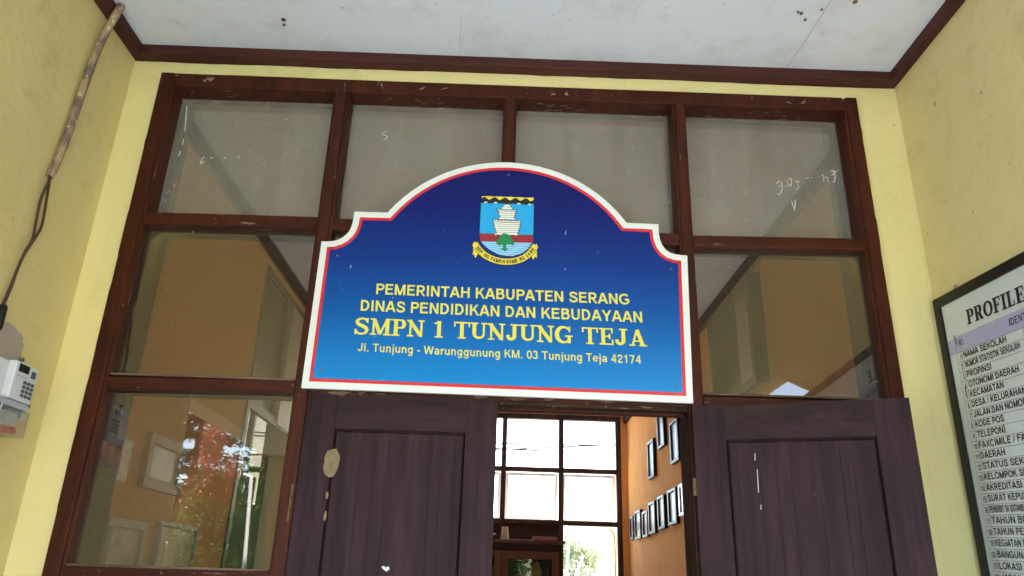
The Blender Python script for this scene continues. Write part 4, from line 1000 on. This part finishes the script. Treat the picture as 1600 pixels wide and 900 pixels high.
for k, (a, b_) in enumerate((((889, 845), (885, 900)), ((911, 868), (899, 900)))):
    A, Bq = onY(*a, 10.5), onY(*b_, 10.5); D = (Bq-A); tt_ = (Bq.z-0)/max(.01, -D.z/ D.length) / D.length
    tag(MB().tube([A, Bq+D*tt_], .02, 8).build('blue_pole', M['skyblue_pole']), ('upright light blue pole outside the lower rear pane', 'leaning light blue pole outside the lower rear pane')[k], 'pole', 'light blue poles in the rear yard')

# ------------------------------------------------------------------ foliage
def crown_mesh(c, rx, ry, rz, n, leaf_, clumps=26, gap=.45, seed=0):
    rnd = random.Random(seed); m = MB(); c = Vector(c); cl = []
    for k in range(clumps):
        while True:
            v = Vector((rnd.uniform(-1, 1), rnd.uniform(-1, 1), rnd.uniform(-1, 1)))
            if v.length < 1: break
        cl.append((v, rnd.uniform(.22, .42)))
    vs = []; fs = []
    for k in range(n):
        v, r = rnd.choice(cl); d = Vector((rnd.gauss(0, 1), rnd.gauss(0, 1), rnd.gauss(0, 1))).normalized()*r*rnd.random()**.4
        p = v+d; p = c+Vector((p.x*rx, p.y*ry, p.z*rz))
        a = Vector((rnd.gauss(0, 1), rnd.gauss(0, 1), rnd.gauss(0, .6))).normalized(); b = a.orthogonal().normalized(); s = leaf_*rnd.uniform(.6, 1.3)
        i = len(vs); vs += [p-a*s, p+b*s*.42, p+a*s, p-b*s*.42]; fs.append([i, i+1, i+2, i+3])
    m.v = vs; m.f = fs; return m
def tree(name, label, cat, x, y, h, rx, rz, mat, n, leaf_, seed, group=None):
    t = thing(name, label, cat, (x, y, -.1), group)
    tr = MB().tube([(x, y, -.1), (x+.05, y, h*.35), (x-.04, y+.03, h*.6), (x+.02, y, h*.85)], [.12*h/3, .09*h/3, .06*h/3, .02*h/3], 10)
    for k in range(7):
        a = k*2.4+seed; z = h*(.3+.08*k); tr.tube([(x, y, z), (x+math.cos(a)*rx*.45, y+math.sin(a)*rx*.45, z+.25*rx), (x+math.cos(a)*rx*.8, y+math.sin(a)*rx*.8, z+.55*rx)], [.035, .022, .008], 6)
    tr.build('trunk', M['trunk'], t)
    crown_mesh((x, y, h-rz), rx, rx, rz, n, leaf_, seed=seed).build('crown', mat, t, recalc=False)
    return t
tree('red_tipped_shrub', 'tall bushy shrub with red young leaves mirrored in the lower pane', 'shrub', -3.66, -7.0, 3.22, .46, 1.65, M['leaf_red'], 42000, .027, 3)
tree('red_tipped_shrub', 'dark bushy tree with a few red tips beside the added white post', 'shrub', -2.86, -7.2, 3.25, .66, 1.7, M['leaf_mixed'], 40000, .030, 5)
tree('hedge_tree', 'low leafy green tree behind the red tipped shrub', 'tree', -5.1, -9.6, 3.15, 1.05, 1.6, M['leaf_dark'], 22000, .045, 21)
tree('hedge_tree', 'taller dark green tree behind the added white post', 'tree', -3.35, -9.3, 3.75, 1.0, 1.9, M['leaf_dark'], 24000, .05, 23)
tree('broad_tree', 'broad dark green tree beyond the open porch', 'tree', -1.0, -13, 6.0, 2.2, 2.6, M['leaf_dark'], 8000, .12, 8)
tree('yard_shrub', 'leafy green shrub outside the lower rear window pane', 'shrub', onY(900, 880, 12).x, 12, onY(900, 846, 12).z, .55, .9, M['leaf_pale'], 9000, .034, 11)
# conifer: tiers of flat drooping boughs
t = thing('conifer', 'sparse conifer with flat layered boughs against the sky', 'tree', (-6.2, -13, -.1)); tm = MB().tube([(-6.2, -13, -.1), (-6.2, -13, 5.6)], [.16, .03], 8)
lf = MB(); rnd = random.Random(4)
for k in range(11):
    z = 1.6+k*.36; L = 1.9-k*.13
    for q in range(6):
        a = q*1.047+k*.5; dv = Vector((math.cos(a), math.sin(a), -.1)); tm.tube([Vector((-6.2, -13, z)), Vector((-6.2, -13, z))+dv*L], [.025, .006], 5)
        for i in range(110):
            u = rnd.random(); p = Vector((-6.2, -13, z))+dv*L*u+Vector((rnd.gauss(0, .10), rnd.gauss(0, .10), rnd.gauss(0, .035)))
            av = Vector((rnd.gauss(0, 1), rnd.gauss(0, 1), rnd.gauss(0, .3))).normalized(); bv = av.orthogonal().normalized(); lf.add([p-av*.09, p+bv*.02, p+av*.09, p-bv*.02], [(0, 1, 2, 3)])
tm.build('trunk', M['trunk'], t); lf.build('crown', M['leaf_pine'], t, recalc=False)
tag(MB().tube([(-2.46, -5.2, -.1), (-2.46, -5.2, 1.6), (-2.52, -5.2, 2.42), (-2.60, -5.2, 2.44)], .019, 8).build('window_light_post', M['pale']), 'slim added white post standing in for window light before the dark shrub', 'post')  # added post, stands in for window light coming through the pane
wg = thing('sky_block_wing', 'unseen yellow wing added beside the open right side of the porch to block sky light', 'building', (4.5, -3, 0))  # unseen wing, added to block sky light at the porch's open side
MB().box(3.6, 7, -4.4, -.21, 0, 3.3).build('wall', M['yellow'], wg); MB().prism([(3.2, -.22, 3.3), (5.3, -.22, 4.4), (7.4, -.22, 3.3)], (0, -4.3, 0)).build('roof', M['tile'], wg)
# neighbouring building across the yard
nb = thing('gabled_building', 'pale gabled school building across the yard', 'building', (5, -22, 0))
MB().box(-2, 14, -28, -20, 0, 3.6).build('wall', M['cream'], nb)
MB().prism([(-2.8, -19.4, 3.6), (-2.8, -28.6, 3.6), (-2.8, -24, 6.2)], (17.6, 0, 0)).build('roof', M['tile'], nb)
for k in range(6):
    MB().box(-1+k*2.5, .2+k*2.5, -19.99, -19.95, 1.2, 2.6).build('window', M['lcd'], nb)

# ================================================================== CABINET AND WHAT STANDS ON IT
CY = 5.75
L_ = onY(700, 870, CY).x; Rr_ = onY(878, 870, CY).x; ZT = onY(820, 846, CY).z
cb = thing('display_cabinet', 'dark brown display cabinet with glass doors below the rear window', 'cabinet', ((L_+Rr_)/2, CY, 0))
MB().box(L_, Rr_, CY+.36, CY+.40, 0, ZT-.02).build('back', M['dark_wood'], cb)
m = MB(); m.box(L_, L_+.03, CY, CY+.36, 0, ZT-.02); m.box(Rr_-.03, Rr_, CY, CY+.36, 0, ZT-.02); m.box(L_+.03, Rr_-.03, CY+.01, CY+.36, .9, .93); m.box(L_+.03, Rr_-.03, CY+.02, CY+.36, 1.42, 1.44)
m.build('carcass', M['dark_wood'], cb)
MB().box(L_-.02, Rr_+.03, CY-.04, CY+.42, ZT-.02, ZT+.015).build('top', M['brownframe'], cb, bevel=.004)
MB().box(L_-.005, Rr_+.01, CY-.02, CY, ZT-.09, ZT-.02).build('cornice', M['dark_wood'], cb, bevel=.004)
xs = [L_+.03, onY(784, 870, CY).x, Rr_-.03]
for x0, x1 in zip(xs, xs[1:]):
    d_ = MB(); st = .075; d_.box(x0+.002, x0+st, CY-.022, CY-.002, .1, ZT-.095); d_.box(x1-st, x1-.002, CY-.022, CY-.002, .1, ZT-.095); d_.box(x0+st, x1-st, CY-.021, CY-.003, ZT-.175, ZT-.095); d_.box(x0+st, x1-st, CY-.021, CY-.003, .1, .25)
    do = d_.build('door', M['brownframe'], cb, bevel=.003)
    MB().box(x0+st-.005, x1-st+.005, CY-.013, CY-.010, .25, ZT-.17).build('pane', M['clear'], do)
def orn(name, label, px, zb, mat, prof):
    p = onY(px, 870, CY+.12); tag(MB().lathe((p.x, CY+.12, zb), prof, 14).build(name, mat), label, 'ornament')
orn('trophy', 'bright green cup ornament inside the cabinet', 818, 1.44, M['jade'], [(.045, 0), (.045, .03), (.012, .05), (.012, .10), (.05, .14), (.075, .24), (.065, .245)])
orn('trophy', 'gold pointed trophy beside the green ornament', 839, 1.44, M['gold'], [(.05, 0), (.05, .02), (.015, .04), (.05, .12), (.055, .18), (.03, .24), (.005, .27)])
orn('trophy', 'bronze slim trophy at the cabinet door edge', 853, 1.44, M['brownframe'], [(.035, 0), (.035, .02), (.012, .05), (.03, .16), (.03, .22), (.01, .25)])
orn('figurine', 'small gold figurine behind the narrow cabinet door', 771, 1.44, M['gold'], [(.03, 0), (.02, .05), (.03, .12), (.015, .2)])
p = onY(789, 838, CY+.05); tag(MB().lathe((p.x, CY+.05, ZT+.0155), [(.045, 0), (.032, .13), (.028, .13)], 16).build('cup', M['cup']), 'upturned beige cup on top of the cabinet', 'cup')
a = onY(833, 838, CY+.05).x; b_ = onY(870, 838, CY+.05).x
tag(MB().box(a, b_, CY, CY+.2, ZT+.0155, ZT+.055).build('card_box', M['pink'], bevel=.003), 'flat dusty pink box lying on the cabinet top', 'box')
a = onY(764, 829, CY+.05)
tag(MB().lathe((a.x-.05, CY+.1, ZT+.0155), [(.05, 0), (.06, .02), (.13, .055), (.13, .06)], 20).build('dish', M['pale']), 'pale shallow dish on the cabinet beside the cup', 'dish')
